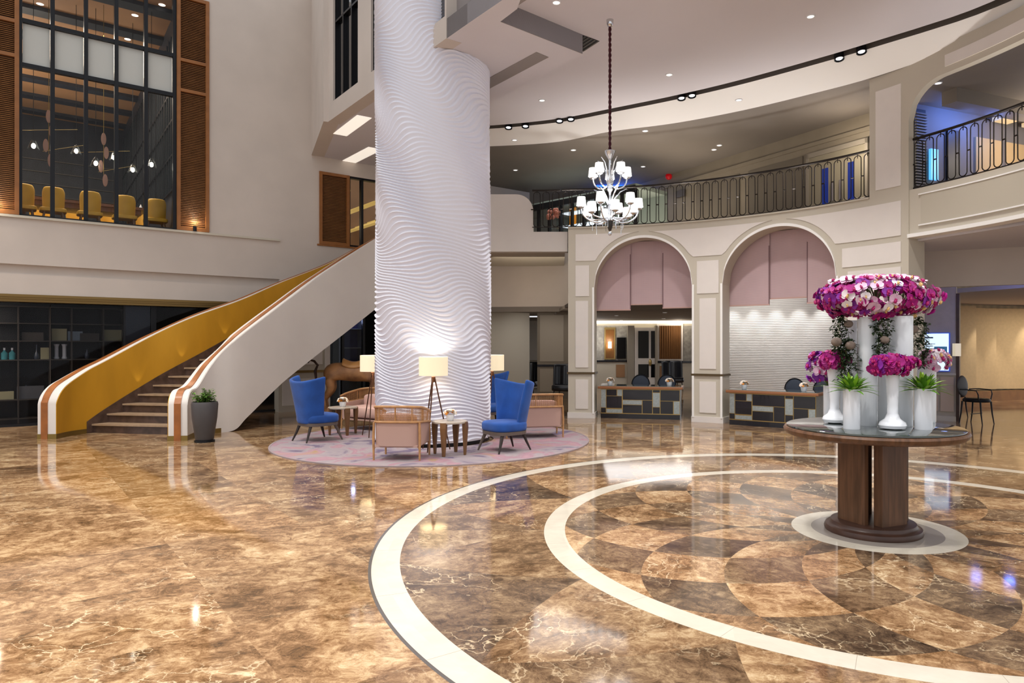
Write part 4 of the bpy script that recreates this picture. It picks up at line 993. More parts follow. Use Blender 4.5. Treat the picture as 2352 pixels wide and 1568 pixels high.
# ------------------------------------------------------------------ staircase
ST = thing('staircase', 'sweeping staircase with gold inner faces, white outer face and wooden handrail caps', 'staircase')
def stringer(path, th, inner_mat, outer_mat, side, wood_c, end_r=.95):
    # path: list of (x, y, ztop, zbot); side=+1 inner face on the right of travel
    P = [Vector((a[0], a[1])) for a in path]; sm = smooth_curve([(a[0], a[1], a[2], a[3]) for a in path], 8) if False else None
    pts = []
    V4 = [Vector((a[0], a[1], a[2])) for a in path]; C3 = smooth_curve(V4, 16); Bz = [Vector((a[0], a[1], a[3])) for a in path]; B3 = smooth_curve(Bz, 16)
    C3 = [(Vector((a.x, a.y)), a.z, b.z) for a, b in zip(C3, B3)]
    s = 0; out = []
    for i, (p, zt_, zb_) in enumerate(C3):
        if i: s += (p - C3[i - 1][0]).length
        out.append([p, zt_, zb_, s])
    # rounded front end
    prof = []
    for o_ in out:
        s_ = o_[3]; z = o_[1]
        if s_ < end_r:
            k = 1 - ((end_r - s_) / end_r) ** 2; zr_ = max(0, k); z0_ = .60; zf = z0_ + (z - z0_) * zr_ ** .72 if k > 0 else z0_
            z = zf
        prof.append(z)
    tn = []
    for i in range(len(out)):
        a = out[max(i - 1, 0)][0]; b = out[min(i + 1, len(out) - 1)][0]; tn.append((b - a).normalized())
    def off(i, d): n = Vector((tn[i].y, -tn[i].x)); return out[i][0] + n * d        # + to the right of travel
    h = th / 2
    def face(d, mat, name, lo=0.0):
        m = MB()
        for i in range(len(out) - 1):
            a, b = off(i, d), off(i + 1, d); za, zb_ = out[i][2] + lo, out[i + 1][2] + lo
            a2, b2 = off(i, d - math.copysign(.01, d)), off(i + 1, d - math.copysign(.01, d))
            m.add([(a.x, a.y, za), (b.x, b.y, zb_), (b.x, b.y, prof[i + 1] - .012), (a.x, a.y, prof[i] - .012), (a2.x, a2.y, za), (b2.x, b2.y, zb_), (b2.x, b2.y, prof[i + 1] - .012), (a2.x, a2.y, prof[i] - .012)],
                  [(0, 1, 2, 3), (4, 7, 6, 5), (0, 4, 5, 1), (3, 2, 6, 7)] + ([(0, 3, 7, 4)] if i == 0 else []))
        m.build(name, mat, ST, False)
    # core
    m = MB()
    for i in range(len(out) - 1):
        ia, ib, ja, jb = off(i, -h + .01), off(i + 1, -h + .01), off(i, h - .01), off(i + 1, h - .01)
        m.add([(ia.x, ia.y, out[i][2]), (ib.x, ib.y, out[i + 1][2]), (jb.x, jb.y, out[i + 1][2]), (ja.x, ja.y, out[i][2]), (ia.x, ia.y, prof[i]), (ib.x, ib.y, prof[i + 1]), (jb.x, jb.y, prof[i + 1]), (ja.x, ja.y, prof[i])],
              [(0, 3, 2, 1), (4, 5, 6, 7), (0, 1, 5, 4), (3, 7, 6, 2)] + ([(0, 4, 7, 3)] if i == 0 else []) + ([(1, 2, 6, 5)] if i == len(out) - 2 else []))
    m.build('parapet', STAIRW, ST, True)
    face(h * side, inner_mat, 'inner_face'); face(-h * side, outer_mat, 'outer_face')
    # wooden strip along the cap and down the front
    m = MB(); w_ = .052; seq = [(0, 0.0, -1)] + [(0, prof[0] * k / 4, -1) for k in range(1, 4)]
    ring = []
    n0 = tn[0]
    for z in (0.0, .2, .4, prof[0] - .03):
        a, b = off(0, wood_c - w_), off(0, wood_c + w_); dd = Vector((-n0.x, -n0.y)) * .015
        ring.append([(a.x + dd.x, a.y + dd.y, z), (b.x + dd.x, b.y + dd.y, z), (b.x - dd.x, b.y - dd.y, z), (a.x - dd.x, a.y - dd.y, z)])
    for i in range(len(out)):
        a, b = off(i, wood_c - w_), off(i, wood_c + w_); up = .018
        lo_ = prof[i] - .02
        sx = -n0 * (.015 if i == 0 else 0)
        ring.append([(a.x + sx.x, a.y + sx.y, prof[i] + up), (b.x + sx.x, b.y + sx.y, prof[i] + up), (b.x - sx.x, b.y - sx.y, lo_), (a.x - sx.x, a.y - sx.y, lo_)])
    for j in range(len(ring) - 1): m.add(ring[j] + ring[j + 1], [(0, 1, 5, 4), (1, 2, 6, 5), (2, 3, 7, 6), (3, 0, 4, 7)])
    m.build('handrail', ORANGEW, ST, False)
    return out, off
def lp(px, py, d, dz): q = at(px, py, d); return (q.x, q.y, q.z, dz)
# left stringer (gold face to the right of travel)
lpath = [(-8.66, 11.72, 1.12, 0)]
for px, py, d, zb in ((150, 862, 12.2, 0), (219, 834, 12.75, 0), (329, 777, 13.5, .25), (439, 727, 14.15, .75), (548, 688, 14.9, 1.2), (640, 649, 15.5, 1.6), (750, 606, 16.1, 2.1), (834, 562, 16.5, 2.5)):
    q = at(px, py, d); lpath.append((q.x, q.y, q.z, zb))
lpath.append((-3.6, 17.2, 4.7, 3.2))
Lo, Loff = stringer(lpath, .3, GOLD, STAIRW, +1, -.04)
rpath = [(-6.33, 11.5, 1.12, 0)]
for px, py, d, zb in ((432, 885, 12.05, 0), (475, 834, 12.5, .0), (526, 784, 12.85, .02), (556, 758, 13.1, .24), (640, 695, 13.9, .86), (731, 629, 14.75, 1.47), (860, 548, 15.75, 2.42)):
    q = at(px, py, d); rpath.append((q.x, q.y, q.z, zb))
rpath.append((-3.1, 16.05, 4.7, 3.2)); rpath.append((-2.3, 15.6, 4.93, 3.66))
Ro, Roff = stringer(rpath, .3, GOLD, STAIRW, -1, .0)
# brass skirting of the newels
def skirt(Offs, Lst, smax, name):
    m = MB()
    for d in (-.153, .153):
        for i in range(len(Lst) - 1):
            if Lst[i][3] > smax: break
            a, b = Offs(i, d), Offs(i + 1, d); m.add([(a.x, a.y, 0), (b.x, b.y, 0), (b.x, b.y, .085), (a.x, a.y, .085)], [(0, 1, 2, 3)])
    a, b = Offs(0, -.153), Offs(0, .153); t_ = (Lst[1][0] - Lst[0][0]).normalized() * -.006
    m.add([(a.x + t_.x, a.y + t_.y, 0), (b.x + t_.x, b.y + t_.y, 0), (b.x + t_.x, b.y + t_.y, .085), (a.x + t_.x, a.y + t_.y, .085)], [(0, 1, 2, 3)])
    m.build(name, BRASS, ST, solid=.006)
skirt(Loff, Lo, .85, 'skirting'); skirt(Roff, Ro, 1.2, 'skirting')
MARB = mk('stair_marble', '54423A', .3, noise=.45, scale=8); NOSE = mk('stair_nosing', 'A88F74', .35, noise=.2, scale=10)
def interp(L_, s):
    for i in range(len(L_) - 1):
        if L_[i + 1][3] >= s: return i, (s - L_[i][3]) / max(1e-6, L_[i + 1][3] - L_[i][3])
    return len(L_) - 2, 1
nst = 24; sL0, sR0 = .9, .75; LtL, LtR = Lo[-1][3], Ro[-1][3] - .8
for k in range(nst):
    def sp(f, L_, Of, s0, s1, d): i, t_ = interp(L_, s0 + (s1 - s0) * f); return Of(i, d).lerp(Of(i + 1, d), t_)
    f0, f1 = k / nst, (k + 1) / nst; z1 = .163 * (k + 1); z0 = max(0, z1 - .4)
    a, b, c, d = sp(f0, Lo, Loff, sL0, LtL, .14), sp(f0, Ro, Roff, sR0, LtR, -.14), sp(f1, Ro, Roff, sR0, LtR, -.14), sp(f1, Lo, Loff, sL0, LtL, .14)
    MB().prism([a, b, c, d], z0, z1 - .03).build('riser', MARB, ST)
    e = (a - d).normalized() * .025; e2 = (b - c).normalized() * .025
    MB().prism([a + e, b + e2, c, d], z1 - .03, z1).build('tread', NOSE, ST)
MB()
m = MB()                                       # marble wall string beside the treads
for i in range(len(Lo) - 1):
    s = Lo[i][3]
    if s < sL0 - .12 or s > 5: continue
    a, b = Loff(i, .158), Loff(i + 1, .158); f = (s - sL0) / (LtL - sL0) * nst * .163; g = (Lo[i + 1][3] - sL0) / (LtL - sL0) * nst * .163
    m.add([(a.x, a.y, max(0, f - .5)), (b.x, b.y, max(0, g - .5)), (b.x, b.y, g + .28), (a.x, a.y, f + .28)], [(0, 1, 2, 3)])
m.build('wall_string', MARB, ST, solid=.006)
for k in (1, 3, 5):
    i, t_ = interp(Lo, sL0 + .45 + k * .42); p = Loff(i, .26); z = .26 + (.45 + k * .42) * .56; n_ = (Loff(i, .158) - p).normalized(); light('SPOT', (p.x + n_.x * .04, p.y + n_.y * .04, z), 2.2, WARM, .01, (p.x + n_.x * .08, p.y + n_.y * .08, z + .8), 50, .6)

# ------------------------------------------------------------------ rug and seating
RC_ = (-2.07, 11.6)
t = thing('round_rug', 'large round mauve and pink mottled rug under the seating around the column', 'rug', (RC_[0], RC_[1], 0))
MB().lathe([(.975, .0), (.975, .014), (2.55, .014), (2.55, 0), (.975, 0)], 128, cap=False).build('pile', RUG, t); pil = [c for c in kids(t)][0]; MB().lathe([(2.55, 0), (2.58, 0), (2.58, .016), (2.55, .016)], 128, cap=False).build('binding', RUGE, pil)
RZ = .0145
def wing_chair(loc, rz, lab):
    t = thing('wing_chair', lab, 'armchair', loc, rz, None)           # faces +y
    def bk(u, v):
        a = 2 * u - 1; wd = .25 + .16 * v ** 1.4; x = wd * math.sin(a * 1.35) / math.sin(1.35)
        wing = abs(a) ** 3
        y = -.25 - .10 * v + (.24 + .03 * v) * wing
        top = .99 + .085 * abs(a) ** 2.0
        return (x, y, .29 + (top - .29) * v)
    MB().grid(bk, 28, 16).build('backrest', BLUEV, t, True, solid=.055, sub=1)
    sh = []
    for k in range(40):
        a = 2 * pi * k / 40; c, s = cos(a), sin(a); e = .62; sh.append((.31 * math.copysign(abs(c) ** e, c), .02 + .29 * math.copysign(abs(s) ** e, s)))
    m = MB(); n = len(sh); lv = [(.0, .93), (.015, .985), (.04, 1), (.095, 1), (.12, .97), (.135, .9), (.142, .6), (.145, .2)]
    vs = [(x * q, .02 + (y - .02) * q, .305 + z) for z, q in lv for x, y in sh]
    m.add(vs, [(j * n + i, j * n + (i + 1) % n, (j + 1) * n + (i + 1) % n, (j + 1) * n + i) for j in range(len(lv) - 1) for i in range(n)] + [list(range(n))[::-1], [(len(lv) - 1) * n + i for i in range(n)]])
    m.build('seat_cushion', BLUEV, t, True)
    MB().prism([(x * .97, y * .97) for x, y in sh], .255, .305).build('seat_frame', TAUPEW, t)
    for a in (-1, 1):
        MB().tube([(a * .21, .2, .28), (a * .24, .25, .16), (a * .27, .31, 0)], [.03, .024, .013], 8).build('leg', TAUPEW if a > 0 else ESPR, t, True)
        MB().tube([(a * .17, -.2, .28), (a * .19, -.25, .14), (a * .22, -.31, 0)], [.028, .02, .012], 8).build('leg', ESPR, t, True)
    return t
wc = wing_chair((-.80, 10.40, RZ), atan2(-.68, -.80) - pi / 2, 'blue velvet wing chair right of the column, seen from the front with empty seat')
dup(wc, (-4.02, 11.5, RZ), atan2(.74, .62) - pi / 2, 'blue velvet wing chair left of the column, seen from behind')
dup(wc, (-1.33, 13.35, RZ), R_(200), 'blue velvet wing chair almost wholly hidden behind the column')
def cane_seat(name, loc, rz, lab, W=.66, Dp=.66, cat='armchair'):
    t = thing(name, lab, cat, loc, rz)                               # faces +y, back at -y
    w2, d2, rc_ = W / 2, Dp / 2, .17
    def path(z_b, z_f, inset=0.0, n=8):
        a, b = w2 - inset, d2 - inset; out = [(a, b - .02)]
        out += [(a, b - .05 - (2 * b - rc_ - .05) * k / 5) for k in range(1, 6)]
        for k in range(1, n): g = pi / 2 * k / n; out.append((a - rc_ + rc_ * cos(g), -b + rc_ - rc_ * sin(g)))
        out += [(a - rc_ - (2 * (a - rc_)) * k / 6, -b) for k in range(7)]
        for k in range(1, n): g = pi / 2 * k / n; out.append((-a + rc_ - rc_ * sin(g), -b + rc_ - rc_ * cos(g)))
        out += [(-a, -b + rc_ + (2 * b - rc_ - .05) * k / 5) for k in range(0, 5)] + [(-a, b - .02)]
        return [(x, y, z_f + (z_b - z_f) * min(1, max(0, (b - y) / (2 * b))) ** .6) for x, y in out]
    top, mid, low = path(.74, .6), path(.53, .47), path(.53, .47)
    MB().tube(top, .018, 8).build('top_rail', RATTAN, t, True); MB().tube(mid, .016, 8).build('middle_rail', RATTAN, t, True)
    m = MB(); N = len(top)
    def lerp(P_, s): i = min(int(s), N - 2); f = s - i; a, b = Vector(P_[i]), Vector(P_[i + 1]); return a.lerp(b, f)
    K = int(90 * (W + 2 * Dp) / 2); 
    for k in range(K + 1):
        s = (N - 1) * k / K; m.tube([lerp(mid, s), lerp(top, s)], .0034, 3, cap=False)
    for j in range(1, 9): f = j / 9; m.tube([Vector(a).lerp(Vector(b), f) for a, b in zip(mid, top)], .0034, 3, cap=False)
    m.build('cane_webbing', RATTAN, t)
    for s in [(N - 1) * f for f in (.14, .34, .5, .66, .86)]: MB().tube([lerp(mid, s), lerp(top, s)], .008, 6).build('cane_post', RATTAN, t)
    m = MB()
    vs = [(x * .985, y * .985, z) for x, y, z in low]; vb = [(x * .965, y * .965, .2) for x, y, z in low]; vi = [(x * .9, y * .9, z) for x, y, z in low]; vk = [(x * .88, y * .88, .2) for x, y, z in low]
    A_ = vs + vb + vi + vk
    m.add(A_, [(i, i + 1, N + i + 1, N + i) for i in range(N - 1)] + [(2 * N + i, 3 * N + i, 3 * N + i + 1, 2 * N + i + 1) for i in range(N - 1)] + [(i, 2 * N + i, 2 * N + i + 1, i + 1) for i in range(N - 1)] + [(N + i, N + i + 1, 3 * N + i + 1, 3 * N + i) for i in range(N - 1)] + [(0, N, 3 * N, 2 * N), (N - 1, 3 * N - 1, 4 * N - 1, 2 * N - 1)])
    m.build('upholstered_shell', PINKF, t, True)
    MB().sup((0, .03, .33), w2 * .86, d2 * .86, .11, .3, .3).build('seat_cushion', PINKC, t, True)
    MB().sup((0, -d2 * .66, .5), w2 * .8, .09, .14, .4, .4).build('back_cushion', PINKC, t, True)
    MB().box(-w2 * .9, w2 * .9, -d2 * .88, d2 * .9, .18, .21).build('seat_base', PINKF, t)
    for a in (-1, 1):
        for b, h in ((-1, .55), (1, .5)):
            x, y = a * w2 * .97, b * (d2 - (.06 if b < 0 else .03)) * .98
            MB().tube([(x * .99, y * .99, h - .03), (x * 1.01, y * 1.01, .3), (x * 1.0, y * 1.0, 0)], [.016, .018, .013], 8).build('leg', RATTAN, t, True)
            MB().tube([(x, y, .1), (x * .985, y, .15), (x * .93, y, .18), (x * .85, y, .19)], .007, 6).build('corner_brace', RATTAN, t, True)
    return t
cane_seat('cane_armchair', (-2.2, 9.72, RZ), R_(-4), 'cane-backed armchair with dusty pink shell in front of the column, seen from behind', .66, .62)
cane_seat('cane_sofa', (-3.45, 13.0, RZ), R_(150), 'pink cushioned cane-backed sofa behind the left side table, facing the camera', 1.15, .66, 'sofa')
cane_seat('cane_sofa', (-.45, 12.0, RZ), R_(-58 + 70), 'cane-backed sofa with dusty pink back behind the right blue wing chair', 1.0, .62, 'sofa')
def side_table(loc, rz, lab):
    t = thing('side_table', lab, 'side table', loc, rz)
    MB().lathe([(.235, .455), (.25, .46), (.25, .48), (.245, .485)], 40).build('tabletop', TTOP, t, True)
    for k in range(4):
        T = Matrix.Rotation(pi / 2 * k + pi / 4, 4, 'Z')
        MB().add([(.215, -.022, 0), (.245, -.022, 0), (.245, .022, 0), (.215, .022, 0), (.205, -.045, .36), (.268, -.045, .40), (.268, .045, .40), (.205, .045, .36), (.20, -.045, .458), (.262, -.045, .478), (.262, .045, .478), (.20, .045, .458)],
                 [(0, 3, 2, 1), (0, 1, 5, 4), (1, 2, 6, 5), (2, 3, 7, 6), (3, 0, 4, 7), (4, 5, 9, 8), (5, 6, 10, 9), (6, 7, 11, 10), (7, 4, 8, 11), (8, 9, 10, 11)], T).build('leg', TABLEW, t, bevel=.005)
    return t
st = side_table((-1.57, 10.0, RZ), R_(32), 'round wooden side table between the pink armchair and right blue chair')
dup(st, (-3.82, 12.25, RZ), R_(-9), 'round wooden side table behind the left blue wing chair')
WPET = mk('white_petals', 'EDE6DA', .6); OPET = mk('orange_petals', 'D88A2A', .6)
def flower_pot(loc, lab, s=1.0):
    t = thing('flower_pot', lab, 'flower pot', loc); t.scale = (s, s, s)
    pt_ = MB().lathe([(.04, 0), (.05, .01), (.062, .085), (.056, .085), (.05, .07)], 24, cap=False).lathe([(.04, 0), (.001, .001)], 24, cap=False).build('pot', POTW, t, True)
    MB().lathe([(.054, .07), (.001, .075)], 16, cap=False).build('soil', LEAFD, pt_)
    for nm, mt, n, r_ in (('white_blossoms', WPET, 16, .034), ('orange_blossoms', OPET, 14, .02)):
        m = MB()
        for k in range(n):
            a = random.uniform(0, 2 * pi); el = random.uniform(.1, 1.5); rr = .085; c = (rr * cos(a) * cos(el), rr * sin(a) * cos(el), .095 + .06 * sin(el))
            T = Matrix.Translation(c) @ Matrix.Rotation(a, 4, 'Z') @ Matrix.Rotation(pi / 2 - el, 4, 'Y')
            for j in range(5): g = 2 * pi * j / 5; m.sup((r_ * .6 * cos(g), r_ * .6 * sin(g), .008), r_ * .55, r_ * .55, .006, 1, 1, 8, 4, T)
        m.build(nm, mt, t, True)
    return t
fp = flower_pot((-1.57, 10.02, RZ + .485), 'white pot of white and orange flowers on the side table before the column')
dup(fp, (-3.82, 12.25, RZ + .485), label='white pot of white and orange flowers on the side table behind the left blue chair')
def tripod(loc, rz, lab):
    t = thing('tripod_lamp', lab, 'floor lamp', loc, rz)
    MB().lathe([(.205, 1.12), (.215, 1.12), (.215, 1.40), (.205, 1.40), (.205, 1.12)], 48, cap=False).build('lamp_shade', SHADE, t, True); shd = t.children[-1] if False else [c for c in kids(t) if c.name.startswith('lamp_shade')][0]
    MB().lathe([(.02, 1.02), (.03, 1.04), (.03, 1.1), (.012, 1.12), (.012, 1.2)], 16).build('hub', COPPER, t, True)
    MB().sup((0, 0, 1.24), .03, .03, .045, 1, 1, 12, 8).build('bulb', BULB, t, True)
    for k in range(3):
        a = 2 * pi * k / 3; MB().tube([(.02 * cos(a), .02 * sin(a), 1.08), (.25 * cos(a), .25 * sin(a), 0)], [.011, .009], 8).build('leg', COPPER, t)
    MB().tube([(0, 0, 1.2), (.2, 0, 1.36)], .003, 4).tube([(0, 0, 1.2), (-.2, 0, 1.36)], .003, 4).build('shade_ring', BRASS, shd)
    light('POINT', (loc[0], loc[1], 1.32), 13, (1, .93, .82), .05)
    return t
def tl(loc, rz, lab):
    dup(tp0, loc, rz, lab); light('POINT', (loc[0], loc[1], 1.32), 13, (1, .93, .82), .05)
tp0 = tripod((-1.88, 10.4, RZ), R_(-100), 'tripod floor lamp with cream drum shade standing before the column')
tl((-3.22, 12.0, RZ), R_(150), 'tripod floor lamp half hidden by the left side of the column')
tl((-1.2, 12.5, RZ), R_(20), 'tripod floor lamp half hidden by the right side of the column')

# horse sculpture --------------------------------------------------
def horse(loc, rz):
    t = thing('horse_sculpture', 'carved wooden horse sculpture standing behind the left blue chair', 'sculpture', loc, rz)
    me = bpy.data.meshes.new('body'); bm = bmesh.new(); L_ = bm.verts.layers.skin.verify()
    V = {}
    def v(n, p, r): a = bm.verts.new(p); a[L_].radius = (r, r) if not isinstance(r, tuple) else r; V[n] = a; return a
    v('pelvis', (-.42, 0, .93), .19); v('rump', (-.58, 0, .93), .15); v('belly', (0, 0, .86), .2); v('chest', (.4, 0, .9), .2); v('neck1', (.58, 0, 1.1), .14); v('neck2', (.7, 0, 1.38), .11); v('poll', (.72, 0, 1.62), .1); v('nose', (.95, 0, 1.4), .07); v('muzzle', (1.0, 0, 1.3), .06)
    ch = [('pelvis', 'rump'), ('pelvis', 'belly'), ('belly', 'chest'), ('chest', 'neck1'), ('neck1', 'neck2'), ('neck2', 'poll'), ('poll', 'nose'), ('nose', 'muzzle')]
    for s in (-1, 1):
        e = 'l' if s > 0 else 'r'
        v('hip' + e, (-.5, s * .12, .72), .12); v('stif' + e, (-.42, s * .13, .56), .085); v('hock' + e, (-.58, s * .13, .34), .045); v('hf' + e, (-.54, s * .13, .1), .035); v('hh' + e, (-.5, s * .13, .03), .05)
        v('sh' + e, (.4, s * .12, .7), .095); v('kn' + e, (.42, s * .12, .38), .05); v('ff' + e, (.42, s * .12, .1), .035); v('fh' + e, (.45, s * .12, .03), .05)
        ch += [('pelvis', 'hip' + e), ('hip' + e, 'stif' + e), ('stif' + e, 'hock' + e), ('hock' + e, 'hf' + e), ('hf' + e, 'hh' + e), ('chest', 'sh' + e), ('sh' + e, 'kn' + e), ('kn' + e, 'ff' + e), ('ff' + e, 'fh' + e)]
    V['pelvis'][L_].use_root = True
    for a, b in ch: bm.edges.new((V[a], V[b]))
    bm.to_mesh(me); bm.free(); me.materials.append(HORSE); o = bpy.data.objects.new('body', me); COL.objects.link(o); o.parent = t
    q = o.modifiers.new('k', 'SKIN'); q.use_smooth_shade = True; q = o.modifiers.new('u', 'SUBSURF'); q.levels = 2; q.render_levels = 2
    MB().tube([(-.7, 0, 1.0), (-.78, 0, 1.1), (-.86, 0, 1.12), (-.9, 0, 1.06)], [.02, .025, .02, .01], 8).tube([(-.72, 0, 1.0), (-.76, 0, .9), (-.74, 0, .7)], [.02, .03, .02], 8).build('tail', DWALNUT, t, True)
    MB().grid(lambda u, w_: ((u - .5) * .44, (w_ - .5) * .34, 1.075 + .07 * (2 * u - 1) ** 2 - .12 * (2 * w_ - 1) ** 2), 12, 10).build('saddle', SADDLE, t, True, solid=.03)
    for s in (-1, 1): MB().lathe([(.03, 0), (.005, .1)], 8, Matrix.Translation((.7, s * .06, 1.68))).build('ear', HORSE, t, True)
    t.scale = (1.12, 1.12, 1.12)
    MB().grid(lambda u, w_: (.5 + .2 * u - .06 - .05 * w_, 0, 1.18 + .5 * u - .02 * w_), 8, 2).build('mane', DWALNUT, t, True, solid=.05)
HS = horse((-4.6, 15.6, 0), R_(8))

# planter ----------------------------------------------------------
t = thing('potted_plant', 'leafy green plant in a tall dark grey planter at the foot of the stairs', 'plant', (-5.83, 11.4, 0))
MB().lathe([(.13, 0), (.155, 0), (.155, .03), (.13, .035)], 32).build('saucer', BLACKM, t, True)
pl_ = MB().lathe([(.125, .03), (.14, .05), (.19, .4), (.205, .62), (.195, .66), (.18, .66), (.18, .6)], 40, cap=False).build('planter', GREYP, t, True)
MB().lathe([(.18, .6), (.001, .61)], 24, cap=False).build('soil', LEAFD, pl_)
def leaf(m, base, dirv, ln, wd, T=None, bend=.25, n=4):
    d = Vector(dirv).normalized(); s = d.cross(Vector((0, 0, 1)));  s = (s if s.length > .05 else Vector((1, 0, 0))).normalized(); u = s.cross(d); b = Vector(base); vs = []; fs = []
    for i in range(n + 1):
        f = i / n; c = b + d * ln * f - Vector((0, 0, 1)) * bend * ln * f * f; ww = wd * math.sin(pi * min(.98, .12 + .86 * f)) ** .8 * (1 - f * .3); vs += [c - s * ww + u * ww * .3, c, c + s * ww + u * ww * .3]
    for i in range(n): k = 3 * i; fs += [(k, k + 1, k + 4, k + 3), (k + 1, k + 2, k + 5, k + 4)]
    m.add(vs, fs, T)
m = MB(); st_ = MB()
for k in range(60):
    a = random.uniform(0, 2 * pi); r = random.uniform(.02, .17); h = random.uniform(.1, .25); st_.tube([(r * .5 * cos(a), r * .5 * sin(a), .6), (r * cos(a), r * sin(a), .6 + h)], .003, 4)
    for j in range(9):
        g = random.uniform(0, 2 * pi); leaf(m, (r * cos(a), r * sin(a), .62 + h * random.uniform(.3, 1)), (cos(g), sin(g), random.uniform(-.1, .8)), random.uniform(.04, .07), .014, n=3)
m.build('foliage', LEAF, t); st_.build('stems', STEM, t)

# ------------------------------------------------------------------ reception desks
def desk(p, q, lab):
    d = Vector(q) - Vector(p); L_ = d.length; t = thing('reception_desk', lab, 'desk', (p[0], p[1], 0), atan2(d.y, d.x)); Hd = .64; Dp = .6
    MB().box(0, L_, .02, Dp, .1, Hd).build('body', DESKS, t); MB().box(.0, L_ - .0, .0, Dp, 0, .1).build('plinth', DESKD, t)
    MB().box(0, L_, .0, .02, .1, Hd).build('brass_grid', DESKB, t)
    px = [0, .075, .29, .66, .75, .92, 1.0]
    R4 = [(.0, .07, .22, 1, 's'), (0, .07, .0, .22, 'd'), (.07, .21, .72, 1, 'd'), (.21, .28, .72, 1, 's'), (.07, .275, .2, .72, 'd'), (.07, .28, .0, .17, 's'), (.28, .66, .56, 1, 'd'), (.28, .53, .36, .56, 's'), (.28, .53, .0, .36, 'd'), (.53, .66, 0, .56, 'd'),
          (.66, .755, .88, 1, 'd'), (.66, .755, .28, .88, 's'), (.66, .755, 0, .28, 'd'), (.755, 1, .54, 1, 'd'), (.755, .92, 0, .54, 'd'), (.92, 1, 0, .54, 's')]
    z0, z1 = .115, Hd - .01
    for a, b, c, e, k in R4: MB().box(a * L_ + .008, b * L_ - .008, -.012, .0, z0 + c * (z1 - z0) + .006, z0 + e * (z1 - z0) - .006).build('dark_panel' if k == 'd' else 'silver_panel', DESKD if k == 'd' else DESKS, t)
    ct = MB().prism([(-.06, -.05), (L_ + .06, -.05), (L_ + .06, Dp + .05), (-.06, Dp + .05)], Hd, Hd + .055).build('counter', DESKT, t, bevel=.01)
    MB().box(-.03, L_ + .03, -.02, Dp + .03, Hd + .055, Hd + .065).build('counter_glass', DESKG, ct)
    return t, d
d1a, d1b = (.92, 15.1), (2.58, 14.72); d2a, d2b = (3.42, 13.86), (4.78, 12.86)
_, e1 = desk(d1a, d1b, 'left reception desk with dark and silver panels under the first arch'); _, e2 = desk(d2a, d2b, 'right reception desk with dark and silver panels under the second arch')
dc = None
def dpos(a, e, f, back): n = Vector((-e.y, e.x)).normalized(); p = Vector(a) + e * f + n * back; return (p.x, p.y, 0)
for a, e, f, lab in ((d1a, e1, .42, 'round-backed slate chair behind the left desk, left one'), (d1a, e1, .78, 'round-backed slate chair behind the left desk, right one'), (d2a, e2, .5, 'round-backed slate chair in the middle behind the right desk'), (d2a, e2, .85, 'round-backed slate chair behind the right desk, next to the orchids')):
    loc = dpos(a, e, f, 1.25); rz = atan2(e.y, e.x)
    if dc is None:
        dc = thing('desk_chair', lab, 'chair', loc, rz, 'round-backed chairs behind the reception desks')
        bkr = MB().sup((0, .2, .66), .2, .035, .22, 1, 1, 28, 14).build('backrest', SLATE, dc, True)
        MB().tube([(.21 * cos(2 * pi * k / 32), .19, .66 + .23 * sin(2 * pi * k / 32)) for k in range(33)], .012, 6).build('back_rim', BLACKM, bkr, True)
        MB().sup((0, 0, .45), .23, .22, .05).build('seat', SLATE, dc, True)
        for i in (-1, 1):
            for j in (-1, 1): MB().tube([(i * .18, j * .17, .42), (i * .21, j * .2, 0)], [.018, .012], 8).build('leg', BLACKM, dc)
    else: dup(dc, loc, rz, lab)
for a, e, f, lab in ((d1a, e1, .1, 'white pot of cream and gold flowers at the left end of the left desk'), (d1a, e1, .86, 'white pot of cream and gold flowers near the right end of the left desk'), (d2a, e2, .13, 'white pot of cream and gold flowers at the left end of the right desk'), (d2a, e2, .83, 'white pot of cream and gold flowers on the right desk before a round chair')):
    x, y, z = dpos(a, e, f, .22); o = dup(fp, (x, y, .705), label=lab)
q = dpos(d1a, e1, .04, .45); tag(MB().box(-.14, .14, -.1, .1, 0, .02).build('open_book', PANEL, M=Matrix.Translation((q[0] + .02, q[1], .705)) @ Matrix.Rotation(-.2, 4, 'Z')), 'white booklet lying on the left end of the left desk', 'booklet')

# ------------------------------------------------------------------ centre table
t = thing('pedestal_table', 'round walnut pedestal table with glass top standing on the floor medallion', 'table', (CX - .025, CY, 0))
MB().lathe([(.39, 0), (.395, .02), (.385, .045), (.36, .05), (.345, .065), (.34, .085), (.30, .095)], 64).build('base', DWALNUT, t, True)
TZ = .885
MB().lathe([(.60, TZ - .075), (.70, TZ - .065), (.725, TZ - .045), (.735, TZ - .02), (.725, TZ - .002), (.70, TZ)], 96).build('tabletop', WALNUT, t, True)
MB().lathe([(.70, TZ), (.708, TZ + .004), (.708, TZ + .014), (.70, TZ + .018)], 96).build('glass_top', GLASS_T, t, True)
def rot(a): return Matrix.Rotation(R_(a), 4, 'Z')
zt0, zt1 = .09, TZ - .07
for k, (ax, sx_, sy_) in enumerate(((0, .115, .06), (90, .115, .06), (180, .115, .06), (270, .115, .06))):
    T = rot(ax + 24)
    MB().prism([(-.045 - sx_, -.24), (.125, -.24), (.125, -.19), (-.045, -.15), (-.045 - sx_, -.15)], zt0, zt1, T).build('post', WALNUT, t, bevel=.004)
TT = TZ + .018
